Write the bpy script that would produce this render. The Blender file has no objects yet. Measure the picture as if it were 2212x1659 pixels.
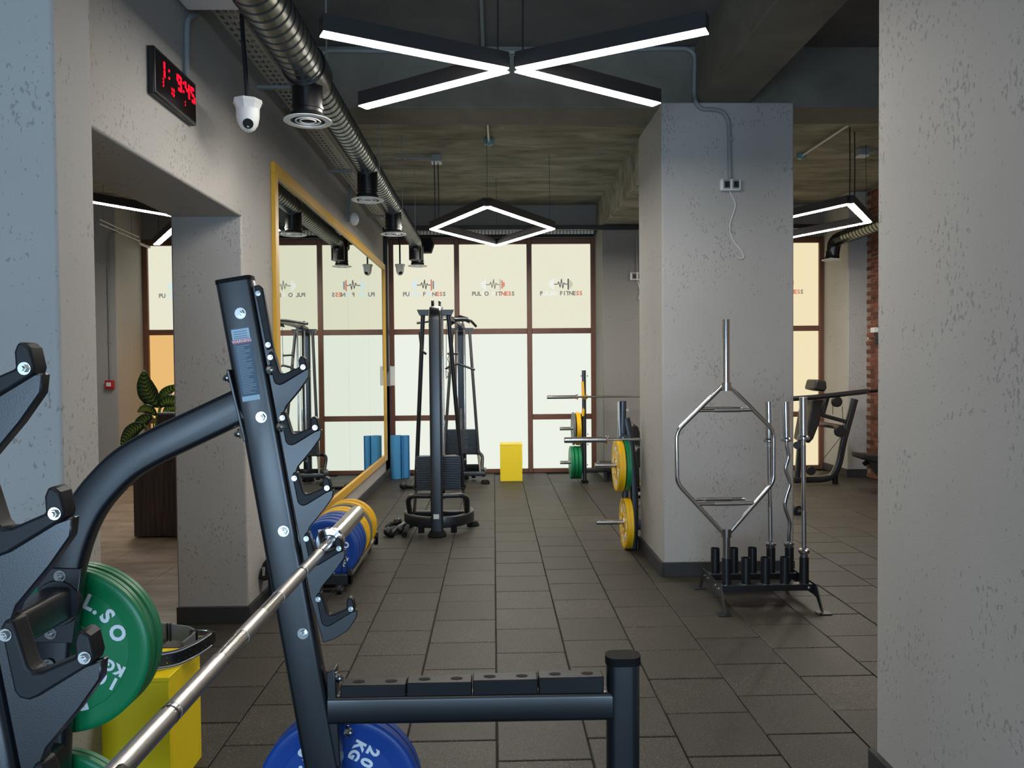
import bpy, bmesh, math, random
from mathutils import Vector, Matrix
random.seed(7)
C = bpy.context.scene.collection
SC = bpy.context.scene
PI = math.pi
# ---------------------------------------------------------------- camera
W, H, F = 2212.0, 1659.0, 1650.0
HC = 1.6
YAW, PITCH, ROLL = math.radians(1.377), math.radians(1.349), math.radians(0.5)
fw = Vector((math.sin(YAW)*math.cos(PITCH), math.cos(YAW)*math.cos(PITCH), -math.sin(PITCH)))
r0 = Vector((math.cos(YAW), -math.sin(YAW), 0))
u0 = r0.cross(fw)
rt = r0*math.cos(ROLL) - u0*math.sin(ROLL)
up = u0*math.cos(ROLL) + r0*math.sin(ROLL)
CAM = Vector((0, 0, HC))
cd = bpy.data.cameras.new('camera'); cd.sensor_width = 36; cd.lens = F/W*36; cd.clip_start = .05
co = bpy.data.objects.new('camera', cd); C.objects.link(co)
m = Matrix((rt, up, -fw)).transposed().to_4x4(); m.translation = CAM
co.matrix_world = m
SC.camera = co
def ray(px, py): return fw + rt*((px-W/2)/F) + up*((H/2-py)/F)
def at(px, py, Y): r = ray(px, py); return CAM + r*(Y/r.y)
def onx(px, py, X): r = ray(px, py); return CAM + r*(X/r.x)
def onz(px, py, Z): r = ray(px, py); return CAM + r*((Z-HC)/r.z)
def proj(p):
    d = Vector(p)-CAM; z = d.dot(fw)
    return (W/2+F*d.dot(rt)/z, H/2-F*d.dot(up)/z)
# ---------------------------------------------------------------- view, world, big lights
SC.view_settings.view_transform = 'Standard'; SC.view_settings.look = 'None'
SC.view_settings.gamma = 1; SC.view_settings.use_curve_mapping = False
SC.view_settings.exposure = 0.0
wd = bpy.data.worlds.new('world'); SC.world = wd; wd.use_nodes = True
wd.node_tree.nodes['Background'].inputs[0].default_value = (.55, .70, 1, 1)
wd.node_tree.nodes['Background'].inputs[1].default_value = .6
def area(name, loc, rot, sx, sy, power, col):
    l = bpy.data.lights.new(name, 'AREA'); l.shape = 'RECTANGLE'; l.size = sx; l.size_y = sy; l.energy = power; l.color = col
    o = bpy.data.objects.new(name, l); C.objects.link(o); o.location = loc; o.rotation_euler = rot
    return o
# daylight through the street windows behind the photographer
area('daylight_window_behind', (-.3, -5.0, .85), (math.radians(90), 0, 0), 7, 1.6, 450, (.50, .74, 1))
# added fill lights out of view, without fixtures, to brighten walls and floor
for lx, ly in ((-.4, .6), (.6, -1.6), (3.4, 2.2), (3.6, 5.0)): area('fill_light', (lx, ly, 3.12), (0, 0, 0), 1.6, .5, 9, (1, .95, .88))
# ---------------------------------------------------------------- materials
def lin(c):
    c = c/255.0
    return c/12.92 if c <= .04045 else ((c+.055)/1.055)**2.4
def rgb(r, g, b): return (lin(r), lin(g), lin(b), 1)
def new_mat(name):
    M = bpy.data.materials.new(name); M.use_nodes = True
    nt = M.node_tree; return M, nt, nt.nodes['Principled BSDF']
def N(nt, t, **k):
    n = nt.nodes.new(t)
    for a, b in k.items():
        if a.startswith('i_'): n.inputs[a[2:].replace('_', ' ')].default_value = b
        else: setattr(n, a, b)
    return n
def simple(name, col, rough=.5, metal=0, noise=0, nscale=30, bump=0, bscale=80, coat=0, spec=None):
    M, nt, p = new_mat(name)
    p.inputs['Roughness'].default_value = rough; p.inputs['Metallic'].default_value = metal
    p.inputs['Base Color'].default_value = rgb(*col)
    if spec is not None: p.inputs['Specular IOR Level'].default_value = spec
    if coat: p.inputs['Coat Weight'].default_value = coat; p.inputs['Coat Roughness'].default_value = .15
    tc = N(nt, 'ShaderNodeTexCoord')
    if noise:
        n = N(nt, 'ShaderNodeTexNoise'); n.inputs['Scale'].default_value = nscale; n.inputs['Detail'].default_value = 3
        nt.links.new(tc.outputs['Object'], n.inputs['Vector'])
        mx = N(nt, 'ShaderNodeMix', data_type='RGBA')
        c = Vector(rgb(*col)[:3])
        mx.inputs[6].default_value = (*(c*(1-noise)), 1); mx.inputs[7].default_value = (*(c*(1+noise)), 1)
        nt.links.new(n.outputs['Fac'], mx.inputs[0]); nt.links.new(mx.outputs[2], p.inputs['Base Color'])
    if bump:
        n = N(nt, 'ShaderNodeTexNoise'); n.inputs['Scale'].default_value = bscale
        nt.links.new(tc.outputs['Object'], n.inputs['Vector'])
        b = N(nt, 'ShaderNodeBump'); b.inputs['Strength'].default_value = bump; b.inputs['Distance'].default_value = .002
        nt.links.new(n.outputs['Fac'], b.inputs['Height']); nt.links.new(b.outputs[0], p.inputs['Normal'])
    return M
def emit(name, col, s):
    M, nt, p = new_mat(name)
    nt.nodes.remove(p)
    e = N(nt, 'ShaderNodeEmission'); e.inputs[0].default_value = rgb(*col); e.inputs[1].default_value = s
    nt.links.new(e.outputs[0], nt.nodes['Material Output'].inputs[0]); return M
def plaster(name, col, mark=.62, marks=1.0):
    """smooth plaster with short dark trowel dashes and pits"""
    M, nt, p = new_mat(name); L = nt.links.new
    p.inputs['Roughness'].default_value = .75; p.inputs['Specular IOR Level'].default_value = .25
    g = N(nt, 'ShaderNodeNewGeometry')
    mp = N(nt, 'ShaderNodeMapping'); mp.inputs['Scale'].default_value = (1, 1, .55); mp.inputs['Rotation'].default_value = (.12, .12, 0)
    L(g.outputs['Position'], mp.inputs['Vector'])
    fine = N(nt, 'ShaderNodeTexNoise'); fine.inputs['Scale'].default_value = 72; fine.inputs['Detail'].default_value = 2; fine.inputs['Roughness'].default_value = .6
    L(mp.outputs[0], fine.inputs['Vector'])
    big = N(nt, 'ShaderNodeTexNoise'); big.inputs['Scale'].default_value = 3.2; big.inputs['Detail'].default_value = 3; big.inputs['Roughness'].default_value = .7
    L(g.outputs['Position'], big.inputs['Vector'])
    bm = N(nt, 'ShaderNodeMapRange'); bm.inputs[1].default_value = .45; bm.inputs[2].default_value = .62
    bm.inputs[3].default_value = 0; bm.inputs[4].default_value = .12
    L(big.outputs['Fac'], bm.inputs[0])
    ad = N(nt, 'ShaderNodeMath', operation='ADD'); L(fine.outputs['Fac'], ad.inputs[0]); L(bm.outputs[0], ad.inputs[1])
    th = N(nt, 'ShaderNodeMapRange'); th.inputs[1].default_value = .685; th.inputs[2].default_value = .735
    L(ad.outputs[0], th.inputs[0])
    cloud = N(nt, 'ShaderNodeTexNoise'); cloud.inputs['Scale'].default_value = 1.6; cloud.inputs['Detail'].default_value = 4
    L(g.outputs['Position'], cloud.inputs['Vector'])
    c = Vector(rgb(*col)[:3])
    mx = N(nt, 'ShaderNodeMix', data_type='RGBA'); mx.inputs[6].default_value = (*(c*.88), 1); mx.inputs[7].default_value = (*(c*1.12), 1)
    L(cloud.outputs['Fac'], mx.inputs[0])
    m2 = N(nt, 'ShaderNodeMix', data_type='RGBA'); m2.inputs[7].default_value = (*(c*mark), 1)
    mm = N(nt, 'ShaderNodeMath', operation='MULTIPLY'); L(th.outputs[0], mm.inputs[0]); mm.inputs[1].default_value = marks*.85
    L(mm.outputs[0], m2.inputs[0]); L(mx.outputs[2], m2.inputs[6]); L(m2.outputs[2], p.inputs['Base Color'])
    f2 = N(nt, 'ShaderNodeTexNoise'); f2.inputs['Scale'].default_value = 160; L(g.outputs['Position'], f2.inputs['Vector'])
    h = N(nt, 'ShaderNodeMath', operation='MULTIPLY_ADD'); L(th.outputs[0], h.inputs[0]); h.inputs[1].default_value = -1.6; L(f2.outputs['Fac'], h.inputs[2])
    b = N(nt, 'ShaderNodeBump'); b.inputs['Strength'].default_value = .5; b.inputs['Distance'].default_value = .002
    L(h.outputs[0], b.inputs['Height']); L(b.outputs[0], p.inputs['Normal'])
    return M
def concrete(name, col, light, sc=(0.35, 2.2, 1.5)):
    """board-marked raw concrete, streaks running across the room"""
    M, nt, p = new_mat(name); L = nt.links.new
    p.inputs['Roughness'].default_value = .8; p.inputs['Specular IOR Level'].default_value = .2
    g = N(nt, 'ShaderNodeNewGeometry')
    mp = N(nt, 'ShaderNodeMapping'); mp.inputs['Scale'].default_value = sc
    L(g.outputs['Position'], mp.inputs['Vector'])
    n1 = N(nt, 'ShaderNodeTexNoise'); n1.inputs['Scale'].default_value = 3.0; n1.inputs['Detail'].default_value = 7; n1.inputs['Roughness'].default_value = .65
    n1.inputs['Distortion'].default_value = .6
    L(mp.outputs[0], n1.inputs['Vector'])
    cr = N(nt, 'ShaderNodeValToRGB'); cr.color_ramp.elements[0].position = .32; cr.color_ramp.elements[1].position = .70
    cr.color_ramp.elements[0].color = rgb(*col); cr.color_ramp.elements[1].color = rgb(*light)
    L(n1.outputs['Fac'], cr.inputs[0])
    n2 = N(nt, 'ShaderNodeTexNoise'); n2.inputs['Scale'].default_value = 1.1; n2.inputs['Detail'].default_value = 5
    L(g.outputs['Position'], n2.inputs['Vector'])
    mx = N(nt, 'ShaderNodeMix', data_type='RGBA', blend_type='MULTIPLY'); mx.inputs[0].default_value = .55
    L(cr.outputs[0], mx.inputs[6]); L(n2.outputs['Fac'], mx.inputs[7]); L(mx.outputs[2], p.inputs['Base Color'])
    b = N(nt, 'ShaderNodeBump'); b.inputs['Strength'].default_value = .35; b.inputs['Distance'].default_value = .006
    L(n1.outputs['Fac'], b.inputs['Height']); L(b.outputs[0], p.inputs['Normal'])
    return M
def rubber_tile():
    M, nt, p = new_mat('rubber_tile'); L = nt.links.new
    g = N(nt, 'ShaderNodeNewGeometry'); oi = N(nt, 'ShaderNodeObjectInfo')
    n1 = N(nt, 'ShaderNodeTexNoise'); n1.inputs['Scale'].default_value = 260; n1.inputs['Detail'].default_value = 2
    L(g.outputs['Position'], n1.inputs['Vector'])
    cr = N(nt, 'ShaderNodeValToRGB'); e = cr.color_ramp.elements
    e[0].position = .42; e[0].color = rgb(36, 33, 28); e[1].position = .60; e[1].color = rgb(58, 53, 45)
    x = e.new(.70); x.color = rgb(128, 120, 104)
    L(n1.outputs['Fac'], cr.inputs[0])
    n2 = N(nt, 'ShaderNodeTexNoise'); n2.inputs['Scale'].default_value = 5; n2.inputs['Detail'].default_value = 4
    L(g.outputs['Position'], n2.inputs['Vector'])
    mr = N(nt, 'ShaderNodeMapRange'); mr.inputs[3].default_value = .72; mr.inputs[4].default_value = 1.25; L(n2.outputs['Fac'], mr.inputs[0])
    m3 = N(nt, 'ShaderNodeMapRange'); m3.inputs[3].default_value = .84; m3.inputs[4].default_value = 1.16; L(oi.outputs['Random'], m3.inputs[0])
    mu = N(nt, 'ShaderNodeMath', operation='MULTIPLY'); L(mr.outputs[0], mu.inputs[0]); L(m3.outputs[0], mu.inputs[1])
    vm = N(nt, 'ShaderNodeVectorMath', operation='SCALE'); L(cr.outputs[0], vm.inputs[0]); L(mu.outputs[0], vm.inputs['Scale'])
    L(vm.outputs[0], p.inputs['Base Color'])
    p.inputs['Roughness'].default_value = .55; p.inputs['Specular IOR Level'].default_value = .42
    b = N(nt, 'ShaderNodeBump'); b.inputs['Strength'].default_value = .5; b.inputs['Distance'].default_value = .0015
    L(n1.outputs['Fac'], b.inputs['Height']); L(b.outputs[0], p.inputs['Normal'])
    return M
def streaky(name, c0, c1, sc, rough=.5, rnd=.1, scale=4):
    M, nt, p = new_mat(name); L = nt.links.new
    g = N(nt, 'ShaderNodeNewGeometry'); oi = N(nt, 'ShaderNodeObjectInfo')
    mp = N(nt, 'ShaderNodeMapping'); mp.inputs['Scale'].default_value = sc; L(g.outputs['Position'], mp.inputs['Vector'])
    n1 = N(nt, 'ShaderNodeTexNoise'); n1.inputs['Scale'].default_value = scale; n1.inputs['Detail'].default_value = 6; n1.inputs['Roughness'].default_value = .62
    L(mp.outputs[0], n1.inputs['Vector'])
    cr = N(nt, 'ShaderNodeValToRGB'); cr.color_ramp.elements[0].position = .3; cr.color_ramp.elements[1].position = .7
    cr.color_ramp.elements[0].color = rgb(*c0); cr.color_ramp.elements[1].color = rgb(*c1); L(n1.outputs['Fac'], cr.inputs[0])
    m3 = N(nt, 'ShaderNodeMapRange'); m3.inputs[3].default_value = 1-rnd; m3.inputs[4].default_value = 1+rnd; L(oi.outputs['Random'], m3.inputs[0])
    vm = N(nt, 'ShaderNodeVectorMath', operation='SCALE'); L(cr.outputs[0], vm.inputs[0]); L(m3.outputs[0], vm.inputs['Scale'])
    L(vm.outputs[0], p.inputs['Base Color']); p.inputs['Roughness'].default_value = rough
    return M
M_PLA = plaster('grey_plaster', (170, 167, 162), .66)
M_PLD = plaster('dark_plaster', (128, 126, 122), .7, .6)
M_CEIL = concrete('painted_dark_slab', (112, 112, 110), (126, 125, 121), (1, 1, 1))
M_CONC = concrete('raw_concrete', (118, 115, 102), (192, 188, 168), (.45, 1.5, 1.5))
M_BEAM = concrete('raw_concrete_beam', (118, 116, 106), (142, 139, 126), (.8, .8, 1.0))
M_TILE = rubber_tile()
M_GROUT = simple('tile_joint', (22, 20, 18), .9)
M_BASE = simple('black_rubber_skirting', (46, 46, 47), .7, noise=.35, nscale=220)
M_VINYL = streaky('stone_look_vinyl', (118, 102, 86), (172, 154, 134), (1, 2.6, 1), .45, .05, 2.2)
M_FRAME = simple('brown_window_frame', (112, 72, 52), .45, noise=.2, nscale=8)
M_BRICK = streaky('old_red_brick', (80, 44, 33), (136, 84, 65), (1, 1, 1), .85, .35, 14)
M_MORT = simple('mortar', (150, 128, 110), .9, noise=.15)
M_PANE_T = emit('frosted_pane_upper', (240, 238, 214), .93)
M_PANE_M = emit('frosted_pane_lower', (240, 245, 233), .97)
M_PANE_Y = emit('frosted_pane_warm', (250, 234, 192), .93)
M_PANE_A = emit('frosted_pane_amber', (245, 196, 124), .9)
M_STEEL = simple('black_powder_coat', (19, 23, 28), .34, noise=.08, nscale=6, bump=.05, bscale=500, spec=.7, coat=.15)
M_BLACK = simple('black_satin', (26, 26, 28), .42)
M_MATTE = simple('black_matte', (14, 14, 15), .75, spec=.2)
M_UHMW = simple('moulded_black_plastic', (24, 25, 28), .5, spec=.3, bump=.15, bscale=60)
M_CHROME = simple('polished_chrome', (215, 216, 220), .13, 1)
M_SATIN = simple('brushed_steel', (190, 186, 180), .24, 1)
M_KNURL = simple('knurled_steel', (176, 174, 172), .36, 1, bump=.15, bscale=700)
M_ZINC = simple('zinc_bolt', (190, 192, 190), .22, 1)
M_GREEN = simple('green_rubber', (8, 122, 74), .36, noise=.05)
M_BLUE = simple('blue_rubber', (16, 66, 148), .38, noise=.05)
M_YEL = simple('yellow_rubber', (228, 178, 12), .42, noise=.05)
M_GREYR = simple('grey_rubber', (105, 108, 112), .42)
M_WHITE = simple('white_lettering', (226, 232, 236), .5)
M_YBOX = simple('yellow_laminate', (246, 216, 4), .4)
M_GOLD = simple('ochre_mirror_frame', (208, 160, 48), .42, noise=.06)
M_MIRROR = simple('mirror_glass', (232, 238, 232), .01, 1)
M_DUCT = simple('galvanised_duct', (122, 124, 118), .3, 1, noise=.2, nscale=5)
M_DUCTD = simple('black_duct', (14, 14, 16), .28, spec=.5)
M_WPL = simple('white_plastic', (222, 222, 218), .4)
M_GPL = simple('grey_plastic_conduit', (136, 140, 140), .5)
M_TRAY = simple('perforated_galvanised_tray', (172, 172, 162), .42, .5)
M_LAMP = emit('lamp_diffuser', (255, 249, 240), 84.0)
M_HOUS = simple('lamp_housing_black', (40, 38, 38), .55)
M_RED = emit('red_led', (255, 16, 40), 2.2)
M_LEDBK = simple('clock_face', (20, 6, 10), .2)
M_WOOD = streaky('walnut_laminate', (62, 46, 42), (108, 86, 78), (9, 9, .5), .4, 0, 5)
M_BLUEM = simple('blue_foam_mat', (72, 150, 205), .55, noise=.04)
M_LEAF = simple('dark_green_leaf', (30, 62, 24), .35)
M_LEAFY = simple('yellow_green_vein', (160, 182, 70), .4)
M_POT = simple('grey_pot', (70, 66, 64), .6)
M_REDP = simple('red_plastic', (186, 24, 28), .4)
M_PAD = simple('black_vinyl_pad', (30, 30, 32), .38, bump=.1, bscale=300)
M_STKB = simple('sticker_slate', (74, 96, 116), .5)
M_STKW = simple('sticker_pale', (168, 196, 214), .5)
M_STKR = simple('sticker_red', (196, 84, 100), .5)
M_LEATH = simple('black_leather', (18, 18, 20), .45, bump=.3, bscale=200)
M_SUEDE = simple('grey_suede', (98, 104, 106), .8)
# ---------------------------------------------------------------- geometry builder
def frame_rot(axis):
    a = Vector(axis).normalized()
    b = Vector((0, 0, 1)) if abs(a.z) < .9 else Vector((1, 0, 0))
    x = b.cross(a).normalized(); y = a.cross(x)
    return x, y, a
def rr(w, d, r, n=3):
    """rounded rectangle profile"""
    out = []
    for cx, cy, a0 in ((w/2-r, d/2-r, 0), (-w/2+r, d/2-r, PI/2), (-w/2+r, -d/2+r, PI), (w/2-r, -d/2+r, 1.5*PI)):
        for i in range(n+1):
            a = a0+PI/2*i/n; out.append((cx+r*math.cos(a), cy+r*math.sin(a)))
    return out
def circ(r, n=12): return [(r*math.cos(2*PI*i/n), r*math.sin(2*PI*i/n)) for i in range(n)]
def fillet(pts, r, n=5):
    pts = [Vector(p) for p in pts]; out = [pts[0]]
    for i in range(1, len(pts)-1):
        a, b, c = pts[i-1], pts[i], pts[i+1]
        d1, d2 = (a-b), (c-b); rr_ = min(r, d1.length*.49, d2.length*.49)
        p, q = b+d1.normalized()*rr_, b+d2.normalized()*rr_
        for k in range(n+1):
            t = k/n; out.append(p*(1-t)**2+b*2*t*(1-t)+q*t*t)
    out.append(pts[-1]); return out
class G:
    def __init__(s): s.v = []; s.f = []; s.m = []; s.mi = 0
    def add(s, vs, fs):
        o = len(s.v); s.v += [Vector(v) for v in vs]
        for f in fs: s.f.append(tuple(i+o for i in f)); s.m.append(s.mi)
        return s
    def box(s, x0, x1, y0, y1, z0, z1):
        vs = [(x, y, z) for x in (x0, x1) for y in (y0, y1) for z in (z0, z1)]
        return s.add(vs, [(0, 1, 3, 2), (4, 6, 7, 5), (0, 4, 5, 1), (2, 3, 7, 6), (0, 2, 6, 4), (1, 5, 7, 3)])
    def cbox(s, c, sx, sy, sz): return s.box(c[0]-sx/2, c[0]+sx/2, c[1]-sy/2, c[1]+sy/2, c[2]-sz/2, c[2]+sz/2)
    def sweep(s, path, prof, upv=(0, 1, 0), closed=False, caps=True):
        P = [Vector(p) for p in path]; n = len(P); k = len(prof); rings = []
        U = Vector(upv).normalized()
        for i in range(n):
            if closed: t1, t2 = P[i]-P[i-1], P[(i+1) % n]-P[i]
            else:
                t1 = P[i]-P[i-1] if i else P[1]-P[0]
                t2 = P[i+1]-P[i] if i < n-1 else P[-1]-P[-2]
            t1 = t1.normalized(); t2 = t2.normalized(); t = (t1+t2).normalized()
            U2 = (U-t*U.dot(t))
            if U2.length < 1e-4: U2 = frame_rot(t)[0]
            U2.normalize(); S = t.cross(U2)
            cs = max(.5, t.dot(t1)); bend = (t2-t1)
            for (a, b) in prof:
                off = S*a+U2*b
                if bend.length > 1e-5:
                    bn = bend.normalized(); off = off+bn*(off.dot(bn))*(1/cs-1)
                rings.append(P[i]+off)
            if abs(Vector(upv).dot(t)) > .3: U = U2
        fs = []
        for i in range(n if closed else n-1):
            for j in range(k):
                a = i*k+j; b = i*k+(j+1) % k; c = ((i+1) % n)*k+(j+1) % k; d = ((i+1) % n)*k+j
                fs.append((a, d, c, b))
        if caps and not closed: fs.append(tuple(range(k))); fs.append(tuple(reversed(range((n-1)*k, n*k))))
        return s.add(rings, fs)
    def tube(s, path, r, n=10, closed=False, upv=(0.03, 1, 0.05)): return s.sweep(path, circ(r, n), upv, closed)
    def cyl(s, a, b, r, n=16, r2=None):
        a, b = Vector(a), Vector(b); x, y, z = frame_rot(b-a); r2 = r if r2 is None else r2
        vs = [a+x*r*math.cos(2*PI*i/n)+y*r*math.sin(2*PI*i/n) for i in range(n)]+[b+x*r2*math.cos(2*PI*i/n)+y*r2*math.sin(2*PI*i/n) for i in range(n)]
        return s.add(vs, [(i, (i+1) % n, n+(i+1) % n, n+i) for i in range(n)]+[tuple(reversed(range(n))), tuple(range(n, 2*n))])
    def lathe(s, base, axis, prof, n=32, close=True):
        """prof: (distance along axis, radius) pairs"""
        base = Vector(base); x, y, z = frame_rot(axis); vs = []; fs = []
        for (d, r) in prof:
            vs += [base+z*d+(x*math.cos(2*PI*i/n)+y*math.sin(2*PI*i/n))*r for i in range(n)]
        for j in range(len(prof)-1):
            for i in range(n): fs.append((j*n+i, j*n+(i+1) % n, (j+1)*n+(i+1) % n, (j+1)*n+i))
        if close:
            if prof[0][1] > 1e-4: fs.append(tuple(reversed(range(n))))
            if prof[-1][1] > 1e-4: fs.append(tuple(range((len(prof)-1)*n, len(prof)*n)))
        return s.add(vs, fs)
    def prism(s, poly, axis, a, b):
        """poly 2D; axis 'y': (x,z) extruded y a..b; 'z': (x,y); 'x': (y,z)"""
        def p3(p, t):
            return (p[0], t, p[1]) if axis == 'y' else (p[0], p[1], t) if axis == 'z' else (t, p[0], p[1])
        n = len(poly); vs = [p3(p, a) for p in poly]+[p3(p, b) for p in poly]
        fs = [(i, (i+1) % n, n+(i+1) % n, n+i) for i in range(n)]+[tuple(reversed(range(n))), tuple(range(n, 2*n))]
        return s.add(vs, fs)
    def sphere(s, c, r, n=16, sz=1):
        prof = [(-math.cos(PI*i/(n//2))*r*sz, max(1e-5, math.sin(PI*i/(n//2))*r)) for i in range(n//2+1)]
        return s.lathe(c, (0, 0, 1), prof, n, False)
    def xf(s, M, i0=0):
        for i in range(i0, len(s.v)): s.v[i] = M @ s.v[i]
        return s
    def merge(s, g, M=None):
        o = len(s.v); s.v += [(M @ v if M else v.copy()) for v in g.v]
        s.f += [tuple(i+o for i in f) for f in g.f]; s.m += [s.mi]*len(g.f); return s
ORG = {}
def link(name, me, parent=None, loc=None):
    o = bpy.data.objects.new(name, me); C.objects.link(o)
    if parent is not None: o.parent = parent; ORG[o] = ORG[parent]
    return o
def finish(me, ang=35):
    bm = bmesh.new(); bm.from_mesh(me); bmesh.ops.recalc_face_normals(bm, faces=bm.faces); bm.to_mesh(me); bm.free()
    for p in me.polygons: p.use_smooth = True
    me.set_sharp_from_angle(angle=math.radians(ang))
def part(name, g, mats, parent, bev=0, seg=2, label=None, local=False):
    """one mesh object; parent is the thing (or part) it belongs to"""
    org = Vector((0, 0, 0)) if local else ORG[parent]
    me = bpy.data.meshes.new(name)
    me.from_pydata([tuple(v-org) for v in g.v], [], g.f)
    mats = mats if isinstance(mats, (list, tuple)) else [mats]
    for m_ in mats: me.materials.append(m_)
    if len(mats) > 1: me.polygons.foreach_set('material_index', g.m)
    finish(me)
    o = link(name, me, parent)
    if bev:
        b = o.modifiers.new('bevel', 'BEVEL'); b.width = bev; b.segments = seg; b.limit_method = 'ANGLE'; b.angle_limit = math.radians(40); b.harden_normals = False
    if label: o['label'] = label
    return o
def props(o, label, cat, group=None, kind=None):
    if label: o['label'] = label
    if cat: o['category'] = cat
    if group: o['group'] = group
    if kind: o['kind'] = kind
    return o
def thing(name, label, cat, loc=(0, 0, 0), group=None, kind=None):
    o = bpy.data.objects.new(name, None); C.objects.link(o); o.location = loc; o.empty_display_size = .1
    ORG[o] = Vector(loc); props(o, label, cat, group, kind); return o
def single(name, g, mats, label, cat, group=None, bev=0, kind=None, org=None):
    """a thing that is one mesh"""
    if org is None:
        xs = [v.x for v in g.v]; ys = [v.y for v in g.v]; zs = [v.z for v in g.v]
        org = Vector(((min(xs)+max(xs))/2, (min(ys)+max(ys))/2, min(zs)))
    for i in range(len(g.v)): g.v[i] = g.v[i]-org
    me = bpy.data.meshes.new(name); me.from_pydata([tuple(v) for v in g.v], [], g.f)
    mats = mats if isinstance(mats, (list, tuple)) else [mats]
    for m_ in mats: me.materials.append(m_)
    if len(mats) > 1: me.polygons.foreach_set('material_index', g.m)
    finish(me)
    o = bpy.data.objects.new(name, me); C.objects.link(o); o.location = org; ORG[o] = Vector(org)
    if bev:
        b = o.modifiers.new('bevel', 'BEVEL'); b.width = bev; b.segments = 2; b.limit_method = 'ANGLE'
    return props(o, label, cat, group, kind)
def struct(name, g, mats, bev=0, label=None): return single(name, g, mats, label, None, None, bev, 'structure', Vector((0, 0, 0)))
def copy_tree(o, loc=None, rot=None, label=None, group=None):
    def rec(s, par):
        c = s.copy(); C.objects.link(c); c.parent = par
        for ch in kids.get(s, []): rec(ch, c)
        return c
    kids = {}
    for x in C.objects:
        if x.parent: kids.setdefault(x.parent, []).append(x)
    r = rec(o, None)
    if loc is not None: r.location = loc
    if rot is not None: r.rotation_euler = rot
    ORG[r] = Vector(r.location)
    if label: r['label'] = label
    if group: r['group'] = group
    return r
_tc = {}
def text(s, size, ext=.0008, off=0.0, space=1.0):
    """flat lettering in the XZ plane facing -Y, centred; returns G"""
    key = (s, size, ext, off, space)
    if key not in _tc:
        cu = bpy.data.curves.new('t', 'FONT'); cu.body = s; cu.size = size; cu.extrude = ext; cu.offset = off; cu.space_character = space
        cu.align_x = 'CENTER'; cu.align_y = 'CENTER'; cu.resolution_u = 3
        o = bpy.data.objects.new('t', cu); C.objects.link(o)
        dg = bpy.context.evaluated_depsgraph_get(); me = bpy.data.meshes.new_from_object(o.evaluated_get(dg))
        R = Matrix.Rotation(PI/2, 4, 'X')
        _tc[key] = ([R @ v.co for v in me.vertices], [tuple(p.vertices) for p in me.polygons])
        bpy.data.objects.remove(o); bpy.data.curves.remove(cu); bpy.data.meshes.remove(me)
    vs, fs = _tc[key]; return G().add(vs, fs)
def hexbolt(c, axis, s=1.0):
    """washer, hex nut and stub end"""
    g = G(); a = Vector(axis).normalized(); c = Vector(c)
    g.cyl(c-a*.001, c+a*.003*s, .014*s, 16); g.cyl(c+a*.003*s, c+a*.011*s, .0095*s, 6); g.cyl(c+a*.011*s, c+a*.016*s, .0055*s, 10)
    return g
# ================================================================ the setting
XW = -1.56          # left wall plane
YF = 11.45          # window wall plane
ZC = 4.0
T = .388
YB = 5.8            # cross beam
# ---- floors
floor = thing('floor', None, None, (0, 0, 0), kind='structure')
part('tile_bed', G().box(-2.0, 6.2, -9.0, 12, -.08, -.012), M_GROUT, floor)
def tile_mesh(w, d, h, cname, mat, ch=.004):
    g = G()
    vs = []
    for (dx, z) in ((0, -h), (0, -ch), (ch, 0)):
        for (sx, sy) in ((-1, -1), (1, -1), (1, 1), (-1, 1)): vs.append((sx*(w/2-dx), sy*(d/2-dx), z))
    fs = [(8, 9, 10, 11)]
    for r in (0, 4):
        for i in range(4): fs.append((r+i, r+(i+1) % 4, r+4+(i+1) % 4, r+4+i))
    me = bpy.data.meshes.new(cname); me.from_pydata(vs, [], fs); me.materials.append(mat); finish(me, 20); return me
tm = tile_mesh(T-.005, T-.005, .014, 'tile', M_TILE)
cand = []
for i in range(-6, 16):
    xc = (i+.5)*T
    off = 3.06 if i % 2 == 0 else 3.235
    for k in range(-30, 23):
        yc = off+(k+.5)*T
        if yc+T/2 > YF+.02 or yc < -8.8: continue
        if xc-T/2 < -2.02: continue
        if yc > .8:
            p = proj((xc, yc, 0)); vis = -60 < p[0] < W+60 and p[1] < H+70
            if 1.3 < xc < 2.2 and 5.75 < yc < 6.5: vis = False
            if xc > 1.6 and (xc/yc > .512): vis = False
            if xc > 1.35 and yc > 5.8 and xc/yc < .385: vis = False
            if xc < XW-.1 and not 2.9 < yc < 4.9: vis = False
        else: vis = False
        cand.append((vis, yc, xc))
vis = sorted([c for c in cand if c[0]], key=lambda c: c[1]); rest = [c for c in cand if not c[0]]+vis[300:]
for _, yc, xc in vis[:300]:
    o = bpy.data.objects.new('tile', tm); C.objects.link(o); o.parent = floor
    o.location = (xc+random.uniform(-.001, .001), yc+random.uniform(-.001, .001), random.uniform(-.0015, .0005))
    o.rotation_euler = (random.uniform(-.002, .002), random.uniform(-.002, .002), random.uniform(-.003, .003))
g = G()
for _, yc, xc in rest:
    z = random.uniform(-.0015, .0005); w = T/2-.0025
    g.add([(xc-w, yc-w, z-.013), (xc+w, yc-w, z-.013), (xc+w, yc+w, z-.013), (xc-w, yc+w, z-.013), (xc-w, yc-w, z), (xc+w, yc-w, z), (xc+w, yc+w, z), (xc-w, yc+w, z)],
          [(4, 5, 6, 7), (0, 1, 5, 4), (1, 2, 6, 5), (2, 3, 7, 6), (3, 0, 4, 7)])
o = part('tile_field', g, M_TILE, floor); o['kind'] = 'stuff'
floor2 = thing('floor', None, None, (0, 0, 0), kind='structure')
part('plank_bed', G().box(-7.2, -2.0, -9.0, 12, -.08, -.008), M_GROUT, floor2)
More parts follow.
